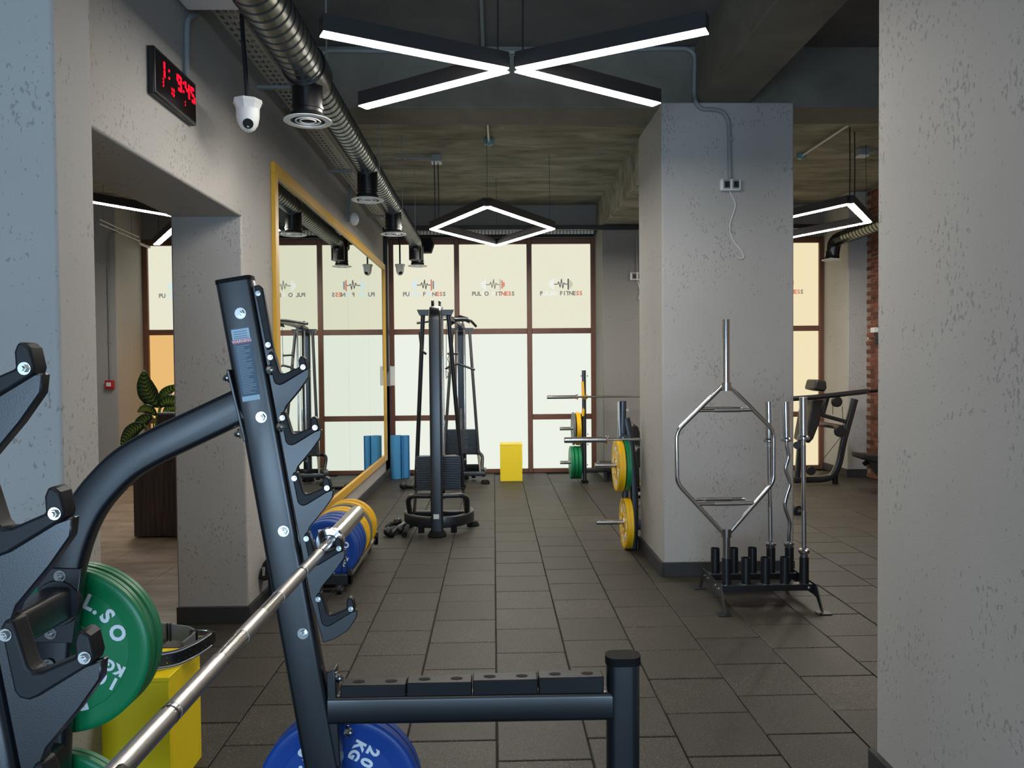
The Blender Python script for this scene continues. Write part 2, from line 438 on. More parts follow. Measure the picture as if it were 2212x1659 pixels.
pm = tile_mesh(.598, 1.113, .009, 'vinyl_plank', M_VINYL, .001)
for i in range(9):
    for k in range(-4, 12):
        xc = -2.3-.6*i; yc = 5.6-1.116*4.5+1.116*k-(.37*i % 1.116)
        if yc > 11: continue
        o = bpy.data.objects.new('vinyl_plank', pm); C.objects.link(o); o.parent = floor2; o.location = (xc, yc, random.uniform(-.0006, 0))
# ---- walls
def wallbox(name, *b, mat=None, bev=.012): return struct(name, G().box(*b), mat or M_PLA, bev)
# left wall with the opening to the reception
wallbox('wall_left', -2.0, XW, 4.82, YF+.02, 0, ZC)
wallbox('wall_left', -2.0, XW, 2.85, 4.84, 2.545, ZC)
wallbox('wall_left', -2.0, XW, 2.85, 3.02, 0, 2.56)
wallbox('wall_left', -4.2, at(124, 560, 2.62).x, 2.62, 2.87, 0, ZC)
# column in the middle, right pier, far piers
wallbox('wall_right', 1.27, 2.27, 5.72, 6.62, 0, 3.56)
wallbox('wall_right', 1.462, 2.3, .9, 2.88, 0, ZC)
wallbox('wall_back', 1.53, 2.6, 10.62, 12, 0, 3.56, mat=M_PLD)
wallbox('wall_back', 4.98, 5.27, 10.62, 12, 0, ZC)
wallbox('wall_back', -6.4, -5.16, 10.62, 12, 0, ZC)
wallbox('wall_back', -3.1, -1.56, 11.0, 12, 0, ZC)
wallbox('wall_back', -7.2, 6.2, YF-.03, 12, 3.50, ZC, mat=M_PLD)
wallbox('wall_left', -7.2, -7.0, -9.0, 12, 0, ZC)
# brick wall: a mortar bed with single bricks where the gap shows it
wr = thing('wall_right', None, None, (5.25, 0, 0), kind='structure')
part('mortar_bed', G().box(5.252, 5.7, -9.0, 10.63, 0, ZC), M_MORT, wr)
bme = bpy.data.meshes.new('brick')
bg = G().box(-.008, .02, -.105, .105, -.0255, .0255)
bme.from_pydata([tuple(v) for v in bg.v], [], bg.f); bme.materials.append(M_BRICK); finish(bme)
for r in range(69):
    for k in range(3):
        y = 10.51-.222*k-(.111 if r % 2 else 0)
        o = bpy.data.objects.new('brick', bme); C.objects.link(o); o.parent = wr
        o.location = (random.uniform(-.004, .004), y+random.uniform(-.003, .003), .03+.0577*r)
        o.rotation_euler = (random.uniform(-.02, .02), 0, random.uniform(-.02, .02)); o.scale = (1, random.uniform(.94, 1.0), random.uniform(.9, 1.02))
# ---- ceiling and beams
struct('ceiling', G().box(-7.2, 6.2, -9.0, YB, ZC, ZC+.2), M_CEIL)
struct('ceiling', G().box(-7.2, 6.2, YB, 12, ZC, ZC+.2), M_CONC)
struct('ceiling', G().box(-7.2, 6.2, YB, YB+.40, 3.545, ZC+.01), M_BEAM, .01)
struct('ceiling', G().box(1.545, 1.94, -9.0, YB+.02, 3.56, ZC+.01), M_BEAM, .01)
struct('ceiling', G().box(1.55, 2.05, YB+.38, YF, 3.54, ZC+.01), M_CONC, .01)
# ---- skirting made of rubber pieces
def skirting(name, p0, p1, z=.105, th=.022):
    """pieces from p0 to p1 along a wall line, proud towards the left of the direction"""
    a, b = Vector((*p0, 0)), Vector((*p1, 0)); d = (b-a); L_ = d.length; d.normalize(); nrm = Vector((-d.y, d.x, 0))
    r = thing(name, None, None, (a.x, a.y, 0), kind='structure'); t = 0
    while t < L_-.01:
        e = min(L_, t+.5); q0 = a+d*(t+.001); q1 = a+d*(e-.001); g = G()
        o0, o1 = -nrm*.002, nrm*th
        g.add([q0+o0, q1+o0, q1+o1, q0+o1, q0+o0+Vector((0, 0, z)), q1+o0+Vector((0, 0, z)), q1+o1+Vector((0, 0, z)), q0+o1+Vector((0, 0, z))],
              [(0, 1, 2, 3), (4, 7, 6, 5), (0, 4, 5, 1), (1, 5, 6, 2), (2, 6, 7, 3), (3, 7, 4, 0)])
        part('skirting_piece', g, M_BASE, r, .002, 1); t = e
skirting('baseboard_left', (XW, YF), (XW, 4.80))
skirting('baseboard_left', (XW+.02, 4.82), (-2.0, 4.82))
skirting('baseboard_right', (2.27, 5.72), (1.25, 5.72)); skirting('baseboard_right', (1.27, 5.70), (1.27, 6.62))
bpy.context.view_layer.update()
skirting('baseboard_right', (1.462, .9), (1.462, 2.90))
skirting('baseboard_back', (2.6, 10.62), (1.53, 10.62)); skirting('baseboard_back', (5.25, 10.62), (4.96, 10.62)); skirting('baseboard_back', (4.98, 10.6), (4.98, YF))
skirting('baseboard_back', (-5.14, 10.62), (-6.4, 10.62))
# ---- windows
def window(name, x0, x1, mull, hor, skip=(), mats=None, logos=()):
    """brown frame; mull: inner mullion x; hor: transom z; skip: (column) without the low transom"""
    r = thing(name, None, None, ((x0+x1)/2, YF, 0), kind='structure')
    zt = 3.455; fy0, fy1 = YF-.05, YF+.05; fw_ = .075
    xs = [x0]+list(mull)+[x1]
    for i, x in enumerate(xs):
        part('frame_post', G().box(x-fw_/2, x+fw_/2, fy0, fy1, 0, zt+.04), M_FRAME, r, .006, 1)
    for c in range(len(xs)-1):
        a, b = xs[c]+fw_/2, xs[c+1]-fw_/2
        zs = [.03]+sorted(z for z in hor if not (c in skip and z < 1.5))+[zt]
        for z in zs:
            hh = .03 if z == .03 else .04
            part('frame_rail', G().box(a, b, fy0+.004, fy1-.004, z-hh, z+hh), M_FRAME, r, .005, 1)
        for k in range(len(zs)-1):
            z0, z1 = zs[k]+(.03 if k == 0 else .04), zs[k+1]-.04
            mt = mats(c, k, len(zs)-2) if mats else (M_PANE_T if k == len(zs)-2 else M_PANE_M)
            pane = part('pane', G().box(a, b, YF-.004, YF+.006, z0, z1), mt, r)
            if k == len(zs)-2 and c in logos: logo(pane, (a+b)/2, 2.68, c)
    return r
LC = {k: emit('cutout_'+k, c, .9) for k, c in dict(grey=(140, 138, 132), white=(252, 254, 252), red=(222, 130, 112), ice=(222, 244, 246), tan=(206, 202, 176), dark=(96, 92, 96)).items()}
def logo(pane, xc, zc, c):
    """clear cut-outs in the frosting: barbell with a pulse line and the gym's name"""
    y0, y1 = YF-.0055, YF-.0045
    sch = {0: ('ice', 'dark', 'red', 'grey', 'ice'), 1: ('white', 'grey', 'tan', 'red', 'red'), 2: ('white', 'dark', 'dark', 'tan', 'tan')}[c % 3]
    zb = zc+.138
    def strip(x, h, col, w=.021):
        x, h = x*.72, h*.74; part('logo_mark', G().box(xc+x-w/2, xc+x+w/2, y0, y1, zb-h/2, zb+h/2), LC[col], pane)
    for x, h in ((-.235, .09), (-.2, .16), (-.163, .22)): strip(x, h, sch[0])
    for x, h, q in ((.150, .22, 2), (.190, .16, 3), (.225, .09, 4)): strip(x, h, sch[q])
    pts = [(-.15, 0), (-.07, 0), (-.05, .05), (-.02, -.06), (.01, .10), (.035, -.08), (.06, .03), (.08, 0), (.135, 0)]
    pts = [(x*.72, z*.8) for x, z in pts]
    g = G()
    for (ax, az), (bx, bz) in zip(pts, pts[1:]):
        d = Vector((bx-ax, 0, bz-az)).normalized(); n_ = Vector((-d.z, 0, d.x))*.006
        A, B = Vector((xc+ax, y0, zb+az)), Vector((xc+bx, y0, zb+bz))
        g.add([A-n_, B-n_, B+n_, A+n_], [(0, 1, 2, 3)])
    part('logo_mark', g, LC[sch[1]], pane)
    s = 'PULSO FITNESS'; n = len(s); wd_ = .0505
    cols = {0: 'ggiiiggiigrrg', 1: 'gggwggwggrrrg', 2: 'gwwwwg ggggrr'}[c % 3]
    for i, ch in enumerate(s):
        if ch == ' ': continue
        k = {'g': 'grey', 'i': 'ice', 'w': 'white', 'r': 'red', ' ': 'grey'}[cols[i]]
        t = text(ch, .084, .0005, .0032); xx = xc+(i-(n-1)/2)*wd_*.98+.0
        part('logo_letter', G().merge(t, Matrix.Translation((xx, YF-.005, zc))), LC[k], pane)
window('window_1', -1.51, 1.50, (-.535, .545), (2.12, .835), skip=(1,), logos=(0, 1, 2))
window('window_2', -5.12, -3.15, (-4.12,), (2.14, .835), mats=lambda c, k, t: M_PANE_T if k == t else M_PANE_A, logos=(0, 1))
window('window_3', 2.62, 4.95, (3.78,), (2.13, .835), mats=lambda c, k, t: M_PANE_Y, logos=(0, 1))
# white louvred strip and dark rail over the windows
g = G()
for i in range(60):
    x = -1.5+.05*i; g.box(x, x+.04, YF-.20, YF-.17, 3.535, 3.585)
louv = thing('trim_1', None, None, (0, YF-.2, 3.5), kind='structure')
o = part('louvre_slats', g, M_WPL, louv); o['kind'] = 'stuff'
part('louvre_back', G().box(-1.5, 1.5, YF-.17, YF-.02, 3.52, 3.60), M_MATTE, louv)
# ================================================================ mirror
mx0, mx1, my0, my1, mz0, mz1 = XW, XW+.03, 5.46, 10.98, .27, 3.06
mir = thing('wall_mirror', 'huge wall mirror in an ochre frame reaching from pier to window', 'mirror', (XW, (my0+my1)/2, mz0))
fwid = .085
for (a, b, c_, d_) in ((my0, my1, mz1-fwid, mz1), (my0, my1, mz0, mz0+fwid), (my0, my0+fwid, mz0+fwid, mz1-fwid), (my1-fwid, my1, mz0+fwid, mz1-fwid)):
    part('frame_board', G().box(mx0, mx1, a, b, c_, d_), M_GOLD, mir, .003, 1)
n = 4
for i in range(n):
    a = my0+fwid+(my1-my0-2*fwid)*i/n; b = my0+fwid+(my1-my0-2*fwid)*(i+1)/n
    part('mirror_panel', G().box(mx0+.004, mx0+.012, a+.0015, b-.0015, mz0+fwid-.005, mz1-fwid+.005), M_MIRROR, mir)
# ================================================================ pendant lamps
def bar(g, h, a, b, w=.075, hh=.085, trim=(0, 0)):
    """housing and diffuser between two floor-plan points at lamp height"""
    a, b = Vector(a), Vector(b); d = (b-a).normalized(); nrm = Vector((-d.y, d.x, 0))*w/2
    def quad(z0, z1, n_, G_, e=0):
        q = [a+n_+d*e, b+n_-d*e, b-n_-d*e, a-n_+d*e]
        vs = [v+Vector((0, 0, z0)) for v in q]+[v+Vector((0, 0, z1)) for v in q]
        G_.add(vs, [(0, 1, 2, 3), (7, 6, 5, 4), (0, 4, 5, 1), (1, 5, 6, 2), (2, 6, 7, 3), (3, 7, 4, 0)])
    quad(.004, hh, nrm, g); quad(0, .006, nrm*.93, h, .002)
ZL = 3.15
def lamp(name, label, pieces, cords, loc, ceil=ZC):
    r = thing(name, label, 'lamp', loc); o = Vector((0, 0, ZL))
    for a, b in pieces:
        g, h = G(), G(); bar(g, h, Vector((*a, ZL)), Vector((*b, ZL)))
        part('housing', g, M_HOUS, r); part('diffuser', h, M_LAMP, r)
    for (x, y, zz, rad) in cords:
        part('suspension_cord', G().tube([(x, y, ZL+.08), (x+.004, y, (ZL+zz)/2), (x, y, zz)], rad, 6), M_BLACK, r)
    return r
def fl(px, py): p = onz(px, py, ZL); return (p.x, p.y)
A = fl(1093, 153); B = fl(1119, 152)
lamp('pendant_lamp', 'black pendant lamp of four crossing light bars nearest the camera', [(fl(694, 74), A), (fl(783, 233), A), (fl(1528, 68), B), (fl(1419, 227), B)],
     [(fl(1076, 120)[0], A[1], ZC, .004), (fl(1133, 120)[0], A[1], ZC, .004)], (A[0], A[1], ZL))
def rhomb(cx, cy, sx, sy): return [((cx, cy-sy), (cx+sx, cy)), ((cx+sx, cy), (cx, cy+sy)), ((cx, cy+sy), (cx-sx, cy)), ((cx-sx, cy), (cx, cy-sy))]
n_, f_, l_, r_ = fl(1052, 447), fl(1073, 531), fl(934, 496), fl(1193, 495)
cx, cy = (l_[0]+r_[0])/2, (n_[1]+f_[1])/2
lamp('pendant_lamp', 'black diamond pendant lamp in front of the logo windows', [(n_, r_), (r_, f_), (f_, l_), (l_, n_)],
     [(n_[0], n_[1]+.03, ZC, .0022), (r_[0]-.03, r_[1], ZC, .0022), (f_[0], f_[1]-.03, ZC, .0022), (l_[0]+.03, l_[1]-.02, ZC-.09, .006), (l_[0]+.07, l_[1]+.02, ZC-.09, .006)], (cx, cy, ZL))
n_, r_ = fl(1836, 441), fl(1876, 481); q = fl(1712, 513)
f_ = (r_[0]+(q[0]-r_[0])*1.35, r_[1]+(q[1]-r_[1])*1.35); l_ = (n_[0]+f_[0]-r_[0], n_[1]+f_[1]-r_[1])
lamp('pendant_lamp', 'black diamond pendant lamp seen between middle column and right pier', [(n_, r_), (r_, f_), (f_, l_), (l_, n_)],
     [(n_[0]+.02, n_[1]+.05, ZC-.09, .006), (n_[0]+.14, n_[1]+.2, ZC-.09, .006), (f_[0], f_[1]-.03, ZC, .0022), (r_[0]-.03, r_[1], ZC, .003)], ((n_[0]+f_[0])/2, (n_[1]+f_[1])/2, ZL))
a, b, c_, d_ = fl(216, 440), fl(372, 467), fl(372, 499), fl(338, 529)
# apex of the two bars
t1 = Vector((b[0]-a[0], b[1]-a[1])); t2 = Vector((d_[0]-c_[0], d_[1]-c_[1]))
den = t1.x*t2.y-t1.y*t2.x; s_ = ((c_[0]-a[0])*t2.y-(c_[1]-a[1])*t2.x)/den; ap = (a[0]+t1.x*s_, a[1]+t1.y*s_)
a2 = (a[0]-t1.x*.4, a[1]-t1.y*.4)
lamp('pendant_lamp', 'black chevron pendant lamp seen through the reception opening', [(a2, ap), (ap, d_)], [(ap[0]-.1, ap[1], ZC, .003), (d_[0]+.05, d_[1]-.05, ZC, .003)], (ap[0], ap[1], ZL))
# junction boxes, detectors, conduits on the slab
def jbox(px, py, label, x2):
    p = onz(px, py, ZC-.09); r = thing('junction_box', label, 'box', (p.x, p.y, ZC-.09))
    part('box_body', G().box(p.x-.055, p.x+.055, p.y-.055, p.y+.055, ZC-.09, ZC-.002), M_GPL, r, .006)
    part('lid', G().box(p.x-.058, p.x+.058, p.y-.058, p.y+.058, ZC-.096, ZC-.08), M_WPL, r, .004)
    part('conduit', G().cyl((p.x, p.y, ZC-.03), (x2, p.y, ZC-.03), .013, 8), M_GPL, r)
    for x in (p.x+(x2-p.x)*.35, p.x+(x2-p.x)*.75): part('clip', G().box(x-.01, x+.01, p.y-.02, p.y+.02, ZC-.05, ZC-.002), M_GPL, r)
jbox(943, 352, 'grey junction box on the slab with pipe leading to the duct', -1.1)
jbox(1862, 338, 'grey junction box on the slab above the right room lamp', 5.4)
def detector(px, py, qx, qy, label):
    p = onz(px, py, ZC-.06); q = onz(qx, qy, ZC-.03); r = thing('motion_detector', label, 'sensor', (p.x, p.y, ZC-.06))
    part('detector_body', G().lathe((p.x, p.y, ZC), (0, 0, -1), [(0, .05), (.03, .055), (.055, .045), (.07, .02)], 20), simple('teal_grey_plastic', (110, 150, 155), .3), r)
    part('conduit', G().cyl((p.x, p.y, ZC-.03), (q.x, q.y, ZC-.03), .012, 8), M_WPL, r)
detector(1056, 313, 1053, 268, 'small teal motion detector on the slab above the diamond lamp')
detector(1731, 343, 1833, 270, 'small teal motion detector on the slab of the right room')
# conduit over beam and column with sockets
Yb, Yc = YB-.018, 5.72-.018
P = [at(684, 172, Yb), at(684, 125, Yb), at(706, 109, Yb), at(1000, 113, Yb), at(1300, 112, Yb), at(1410, 98, Yb), at(1486, 94, Yb), at(1501, 118, Yb), at(1499, 205, Yb)]
P = [Vector((p.x, p.y, min(p.z, ZC-.02))) for p in P]+[at(1503, 222, Yc), at(1514, 236, Yc), at(1540, 236, Yc), at(1562, 240, Yc), at(1575, 262, Yc), at(1577, 386, Yc)]
r = thing('cable_conduit', 'grey cable pipe running along the cross beam down to the column sockets', 'pipe', (1.4, Yb, 3.9))
part('pipe_run', G().tube(fillet(P, .08, 4), .016, 10, upv=(0, 1, 0)), M_GPL, r)
for (px, py, yy) in ((900, 112, Yb), (1250, 112, Yb), (1504, 150, Yb), (1577, 300, Yc)):
    p = at(px, py, yy); part('pipe_clip', G().cbox((p.x, yy, min(p.z, ZC-.02)), .03, .036, .04), M_GPL, r, .004)
def sockets(px, py, Y, s, label):
    p = at(px, py, Y-.02); r = thing('wall_socket', label, 'socket', (p.x, Y-.03, p.z))
    part('housing', G().cbox((p.x, Y-.025, p.z), .155*s, .045, .088*s), M_WPL, r, .012*s, 3)
    for sx in (-1, 1):
        f = part('socket_lid', G().cbox((p.x+sx*.034*s, Y-.05, p.z+.002), .052*s, .012, .07*s), M_GPL, r, .01*s, 2)
        part('socket_face', G().cbox((p.x+sx*.034*s, Y-.058, p.z-.002), .036*s, .006, .045*s), M_BLACK, f, .006*s)
    return r, p
r, p = sockets(1577, 400, 5.72, 1, 'double wall socket with grey lids on the middle column')
pts = [(1576, 413), (1582, 425), (1590, 441), (1584, 462), (1576, 484), (1577, 505), (1588, 526), (1602, 542), (1607, 556), (1600, 560), (1590, 553)]
single('loose_cable', G().tube(fillet([at(x, y, 5.712-.004) for x, y in pts], .05, 4), .0035, 6, upv=(0, 1, 0)), M_WPL, 'thin white cable hanging loose below the column socket', 'cable')
r, p = sockets(1376, 597, 10.62, 1.25, 'double wall socket on the grey wall right of the windows')
pp = at(1378, 512, 10.6); part('feed_pipe', G().cyl((p.x, 10.6, pp.z), (p.x, 10.6, p.z+.05), .012, 8), M_GPL, r)
single('loose_cable', G().tube([at(x, y, 10.6) for x, y in ((1377, 605), (1381, 620), (1383, 632), (1379, 645), (1385, 650), (1381, 640), (1386, 634))], .004, 6, upv=(0, 1, 0)), M_WPL, 'tangled thin cable below the socket near the windows', 'cable')
# dark rail and pipes over the windows
p = at(1040, 508, YF-.3)
single('curtain_rail', G().box(-1.50, 4.9, 10.52, 10.58, 3.47, 3.53), M_BLACK, 'black rail crossing the room above the logo windows', 'rail', None, .006)
p = onx(831, 520, XW+.03)
single('cable_duct', G().box(XW, XW+.055, 11.02, 11.14, 1.55, 3.46), M_BLACK, 'tall black cable duct on the left wall beside the window', 'duct', None, .006)
pp = at(842, 812, 11.2)
r = thing('paper_holder', 'pale notice holder on the left wall beside the window', 'holder', (XW, 11.2, pp.z-.14))
part('back_plate', G().box(XW+.002, XW+.05, 11.17, 11.30, pp.z-.15, pp.z+.15), M_GPL, r, .004)
part('sheet', G().box(XW+.052, XW+.12, 11.19, 11.20, pp.z-.14, pp.z+.14), M_WPL, r)
# ================================================================ spiral duct with its vents
XD, ZD = -1.03, 3.27
duct = thing('air_duct', 'long galvanised spiral duct under the slab beside the left wall', 'duct', (XD, 4.5, ZD))
R1, R2 = .112, .086
part('duct_pipe', G().lathe((XD, .6, ZD), (0, 1, 0), [(0, R1), (3.85, R1), (3.86, R2*1.05), (9.45, R2*1.05)], 36), M_DUCT, duct)
g = G(); y = .62
while y < 10.0:
    R = R1 if y < 4.4 else R2*1.05
    g.lathe((XD, y, ZD), (0, 1, 0), [(0, R-.001), (0, R+.0035), (.007, R+.0035), (.007, R-.001)], 36, False); y += .078
o = part('seam_rings', g, M_BLACK, duct); o['kind'] = 'stuff'
part('reducer_band', G().lathe((XD, 4.36, ZD), (0, 1, 0), [(0, R1+.008), (.10, R1+.008), (.13, R2+.01)], 36), M_DUCTD, duct)
part('elbow', G().tube(fillet([(XD, 9.98, ZD), (XD, 10.3, ZD), (XD, 10.3, 3.03)], .2, 8), R2*1.02, 24, upv=(1, 0, 0)), M_DUCTD, duct)
def vent_rings(x, y, z, par):
    part('vent_flange', G().lathe((x, y, z), (0, 0, -1), [(-.003, .096), (-.003, .132), (.001, .134), (.004, .129), (.004, .098), (-.003, .096)], 32, False), M_WPL, par)
    for r_ in (.070, .046): part('vent_ring', G().lathe((x, y, z), (0, 0, -1), [(-.002, r_-.007), (.003, r_-.006), (.003, r_+.001), (-.002, r_+.001), (-.002, r_-.007)], 28, False), M_WPL, par)
    part('vent_core', G().lathe((x, y, z), (0, 0, 1), [(.022, .0001), (.022, .090), (.04, .090)], 24), M_MATTE, par)
for (px, py) in ((665, 249), (794, 412), (850, 498), (902, 570)):
    rr_ = ray(px, py); Y = XD/rr_.x*rr_.y; z = CAM.z+rr_.z*(XD/rr_.x); zb = 2.985
    sp = part('drop_spigot', G().lathe((XD, Y, zb), (0, 0, 1), [(.03, .084), (.06, .084), (.062, .09), (.075, .09), (.077, .084), (ZD-zb-.02, .084)], 28), M_DUCTD, duct)
    vent_rings(XD, Y, zb, sp)
    if Y < 10: part('saddle_collar', G().lathe((XD, Y-.095, ZD), (0, 1, 0), [(0, (R1 if Y < 4.4 else R2)+.010), (.19, (R1 if Y < 4.4 else R2)+.010)], 36), M_DUCTD, duct)
for (px, y0_) in ((774, 7.0), (842, 8.6), (895, 9.9), (705, 5.0)):
    part('threaded_rod', G().cyl((XD+.10, y0_-.6, ZD-.05), (XD+.10, y0_-.6, ZC), .004, 6), M_GPL, duct)
# right-room duct
duct2 = thing('air_duct', 'galvanised duct with black elbow and vent in the right room', 'duct', (4.68, 9, 3.28))
part('duct_pipe', G().lathe((4.68, 5.9, 3.28), (0, 1, 0), [(0, .09), (4.15, .09)], 32), M_DUCT, duct2)
g = G(); y = 5.95
while y < 10.0: g.lathe((4.68, y, 3.28), (0, 1, 0), [(0, .089), (0, .0945), (.008, .0945), (.008, .089)], 32, False); y += .085
o = part('seam_rings', g, M_BLACK, duct2); o['kind'] = 'stuff'
part('elbow', G().tube(fillet([(4.68, 10.02, 3.28), (4.62, 10.26, 3.26), (4.60, 10.28, 3.02)], .2, 8), .088, 24, upv=(1, 0, 0)), M_DUCTD, duct2)
sp = part('drop_spigot', G().lathe((4.60, 10.28, 3.0), (0, 0, 1), [(.03, .1), (.05, .09), (.12, .09)], 28), M_DUCTD, duct2)
vent_rings(4.60, 10.28, 3.0, sp)
# ================================================================ cable tray
tr = thing('cable_tray', 'perforated metal cable tray high on the left wall behind the duct', 'tray', (-1.40, 5, 3.5))
tx0, tx1, tz = -1.47, -1.34, 3.49
g = G(); y = .8; step = .075
while y < 10.9:
    for (a, b) in ((tx0, tx0+.018), (tx0+.038, tx0+.052), (tx0+.075, tx0+.089), (tx1-.018, tx1)): g.box(a, b, y, y+step*.55, tz, tz+.002)
    g.box(tx0, tx1, y+step*.55, y+step, tz, tz+.002); y += step
o = part('tray_bed', g, M_TRAY, tr); o['kind'] = 'stuff'
for x in (tx0, tx1): part('tray_side', G().box(x-.0015, x+.0015, .8, 10.9, tz, tz+.05), M_TRAY, tr)
part('cable_bundle', G().tube([(-1.42, .8, tz+.014), (-1.40, 4, tz+.014), (-1.41, 7, tz+.014), (-1.39, 10.9, tz+.014)], .011, 8), M_BLACK, tr)
for y in (3.0, 5.2, 7.4, 9.6): part('wall_bracket', G().box(XW, tx1, y-.015, y+.015, tz-.022, tz-.001), M_GPL, tr)
# second tray in the reception
tr2 = thing('cable_tray', 'thin metal cable tray under the reception ceiling by the far pier', 'tray', (-4.6, 9.4, 3.2))
pa, pb = at(215, 483, 9.2), at(300, 520, 10.4)
for dz in (0, .05): part('tray_side', G().cyl(pa+Vector((0, 0, dz)), pb+Vector((0, 0, dz)), .008, 6), M_TRAY, tr2)
g = G()
for i in range(20):
    q = pa.lerp(pb, i/20); g.cbox((q.x, q.y, q.z), .03, .04, .004)
o = part('tray_rungs', g, M_TRAY, tr2); o['kind'] = 'stuff'
for q in (pa.lerp(pb, .1), pa.lerp(pb, .8)): part('hanger_rod', G().cyl(q, (q.x, q.y, ZC), .005, 6), M_GPL, tr2)
# ================================================================ LED wall clock
def onwall(px, py): return onx(px, py, XW+.02)
c0, c1, c2, c3 = onwall(326, 107), onwall(417, 172), onwall(417, 266), onwall(326, 206)
ya, yb = c0.y, c1.y; za, zb = (c2.z+c3.z)/2, (c0.z+c1.z)/2
ck = thing('digital_clock', 'black digital wall clock with red time above the opening', 'clock', (XW, (ya+yb)/2, za))
part('case', G().box(XW, XW+.035, ya, yb, za, zb), M_BLACK, ck, .008, 2)
cf = part('display_panel', G().box(XW+.035, XW+.037, ya+.015, yb-.015, za+.018, zb-.015), M_LEDBK, ck)
SEG = {'1': 'bc', '9': 'abcdfg', '4': 'bcfg', '5': 'acdfg', '0': 'abcdef', '3': 'abcdg', '8': 'abcdefg', '6': 'acdefg'}
def digit(ch, y, z, w, h, t):
    g = G(); x0, x1 = XW+.037, XW+.0385
    def q(a, b, c_, d_): g.box(x0, x1, y+a, y+b, z+c_, z+d_)
    s = {'a': (t, w-t, h-t, h), 'g': (t, w-t, h/2-t/2, h/2+t/2), 'd': (t, w-t, 0, t), 'f': (0, t, h/2+.003, h-.003), 'b': (w-t, w, h/2+.003, h-.003), 'e': (0, t, .003, h/2-.003), 'c': (w-t, w, .003, h/2-.003)}
    for k in SEG[ch]: q(*s[k])
    return g
Wd, Hd = yb-ya, zb-za
for ch, u in (('1', .10), ('9', .49), ('4', .69), ('5', .835)):
    part('digit', digit(ch, ya+Wd*u, za+Hd*.47, Wd*.12, Hd*.36, .016), M_RED, cf)
for u, v in ((.31, .72), (.31, .56), (.655, .74), (.655, .55)):
    part('colon_dot', G().cyl((XW+.037, ya+Wd*u, za+Hd*v), (XW+.0385, ya+Wd*u, za+Hd*v), .007, 10), M_RED, cf)
part('digit', digit('3', ya+Wd*.15, za+Hd*.27, .018, .038, .004), M_RED, cf)
for k, ch in enumerate('10'): part('digit', digit(ch, ya+Wd*(.33+.06*k), za+Hd*.24, .018, .038, .004), M_RED, cf)
part('digit', digit('1', ya+Wd*.66, za+Hd*.24, .018, .03, .004), M_RED, cf)
# conduit from the access point to the clock
P = [onwall(404, 178), onwall(404, 60), onwall(407, 40), onwall(425, 29)]
single('cable_conduit', G().tube(fillet(P, .05, 5), .014, 10, upv=(1, 0, 0)), M_GPL, 'grey cable pipe bent down the left wall to the clock', 'pipe')
q = onz(505, 24, 3.42)
r = thing('access_point', 'square white access point jutting from the wall above the clock', 'device', (-1.45, 3.6, 3.42))
part('body', G().box(-1.545, -1.27, q.y-.36, q.y, 3.42, 3.45), M_WPL, r, .02, 3)
part('ring', G().lathe((-1.42, q.y-.19, 3.422), (0, 0, -1), [(0, .055), (.004, .055), (.004, .047), (0, .047)], 28, False), M_GPL, r)
# ================================================================ ceiling cameras
def cctv(px, py, Y, s, label, pole, ztop=ZC):
    p = at(px, py, Y); r = thing('security_camera', label, 'camera', (p.x, p.y, p.z-.15*s))
    z = p.z
    part('drop_pole', G().tube([(p.x, p.y, z-.001), (p.x+pole, p.y, z+.35), (p.x+pole*1.2, p.y, ztop)], .012, 10), M_BLACK, r)
    part('mount_plate', G().lathe((p.x, p.y, z), (0, 0, -1), [(0, .062*s), (.012*s, .064*s), (.022*s, .058*s), (.045*s, .05*s)], 8), M_WPL, r)
    part('dome', G().lathe((p.x, p.y, z-.04*s), (0, 0, -1), [(0, .05*s), (.035*s, .049*s), (.065*s, .042*s), (.085*s, .030*s), (.097*s, .012*s), (.099*s, .0005)], 28), M_WPL, r)
    d = Vector((.25, -.8, -.55)).normalized(); c_ = Vector((p.x, p.y, z-.088*s))
    e = part('eyeball', G().lathe(c_, d, [(.018*s, .03*s), (.035*s, .026*s), (.043*s, .0235*s)], 24), M_WPL, r)
    part('lens_face', G().lathe(c_, d, [(.0432*s, .0225*s), (.045*s, .0215*s)], 24), M_BLACK, e)
    return r
cctv(535, 217, 4.15, 1.22, 'white dome camera on a black pole nearest the wall clock', -.02, 3.485)
cctv(864, 571, 10.95, 1.15, 'small white dome camera hanging in front of the left window', 0, 3.485)
p = onx(757, 465, XW+.06)
r = thing('wall_sensor', 'white oval sensor on a grey strip on the wall above the mirror', 'sensor', (p.x, p.y, p.z-.1))
part('bracket_strip', G().tube([onx(752, 478, XW+.03), onx(757, 372, XW+.03)], .016, 8, upv=(1, 0, 0)), M_GPL, r)
part('sensor_body', G().sphere((XW+.10, p.y, p.z-.04), .05, 16, 1.4), M_WPL, r)
part('arm', G().cyl((XW+.02, p.y, p.z), (XW+.10, p.y, p.z-.02), .014, 8), M_GPL, r)
# loudspeaker at the end of the duct
p = at(921, 531, 10.9)
r = thing('loudspeaker', 'small black loudspeaker beside the last duct vent', 'speaker', (p.x, 10.9, p.z-.1))
part('cabinet', G().prism([(p.x-.13, p.z+.10), (p.x+.07, p.z+.10), (p.x+.11, p.z+.02), (p.x+.07, p.z-.10), (p.x-.07, p.z-.10), (p.x-.13, p.z-.03)], 'y', 10.8, 10.98), M_MATTE, r, .012)
part('wall_arm', G().cyl((p.x, 10.95, p.z+.05), (p.x, 11.42, p.z+.12), .015, 8), M_BLACK, r)
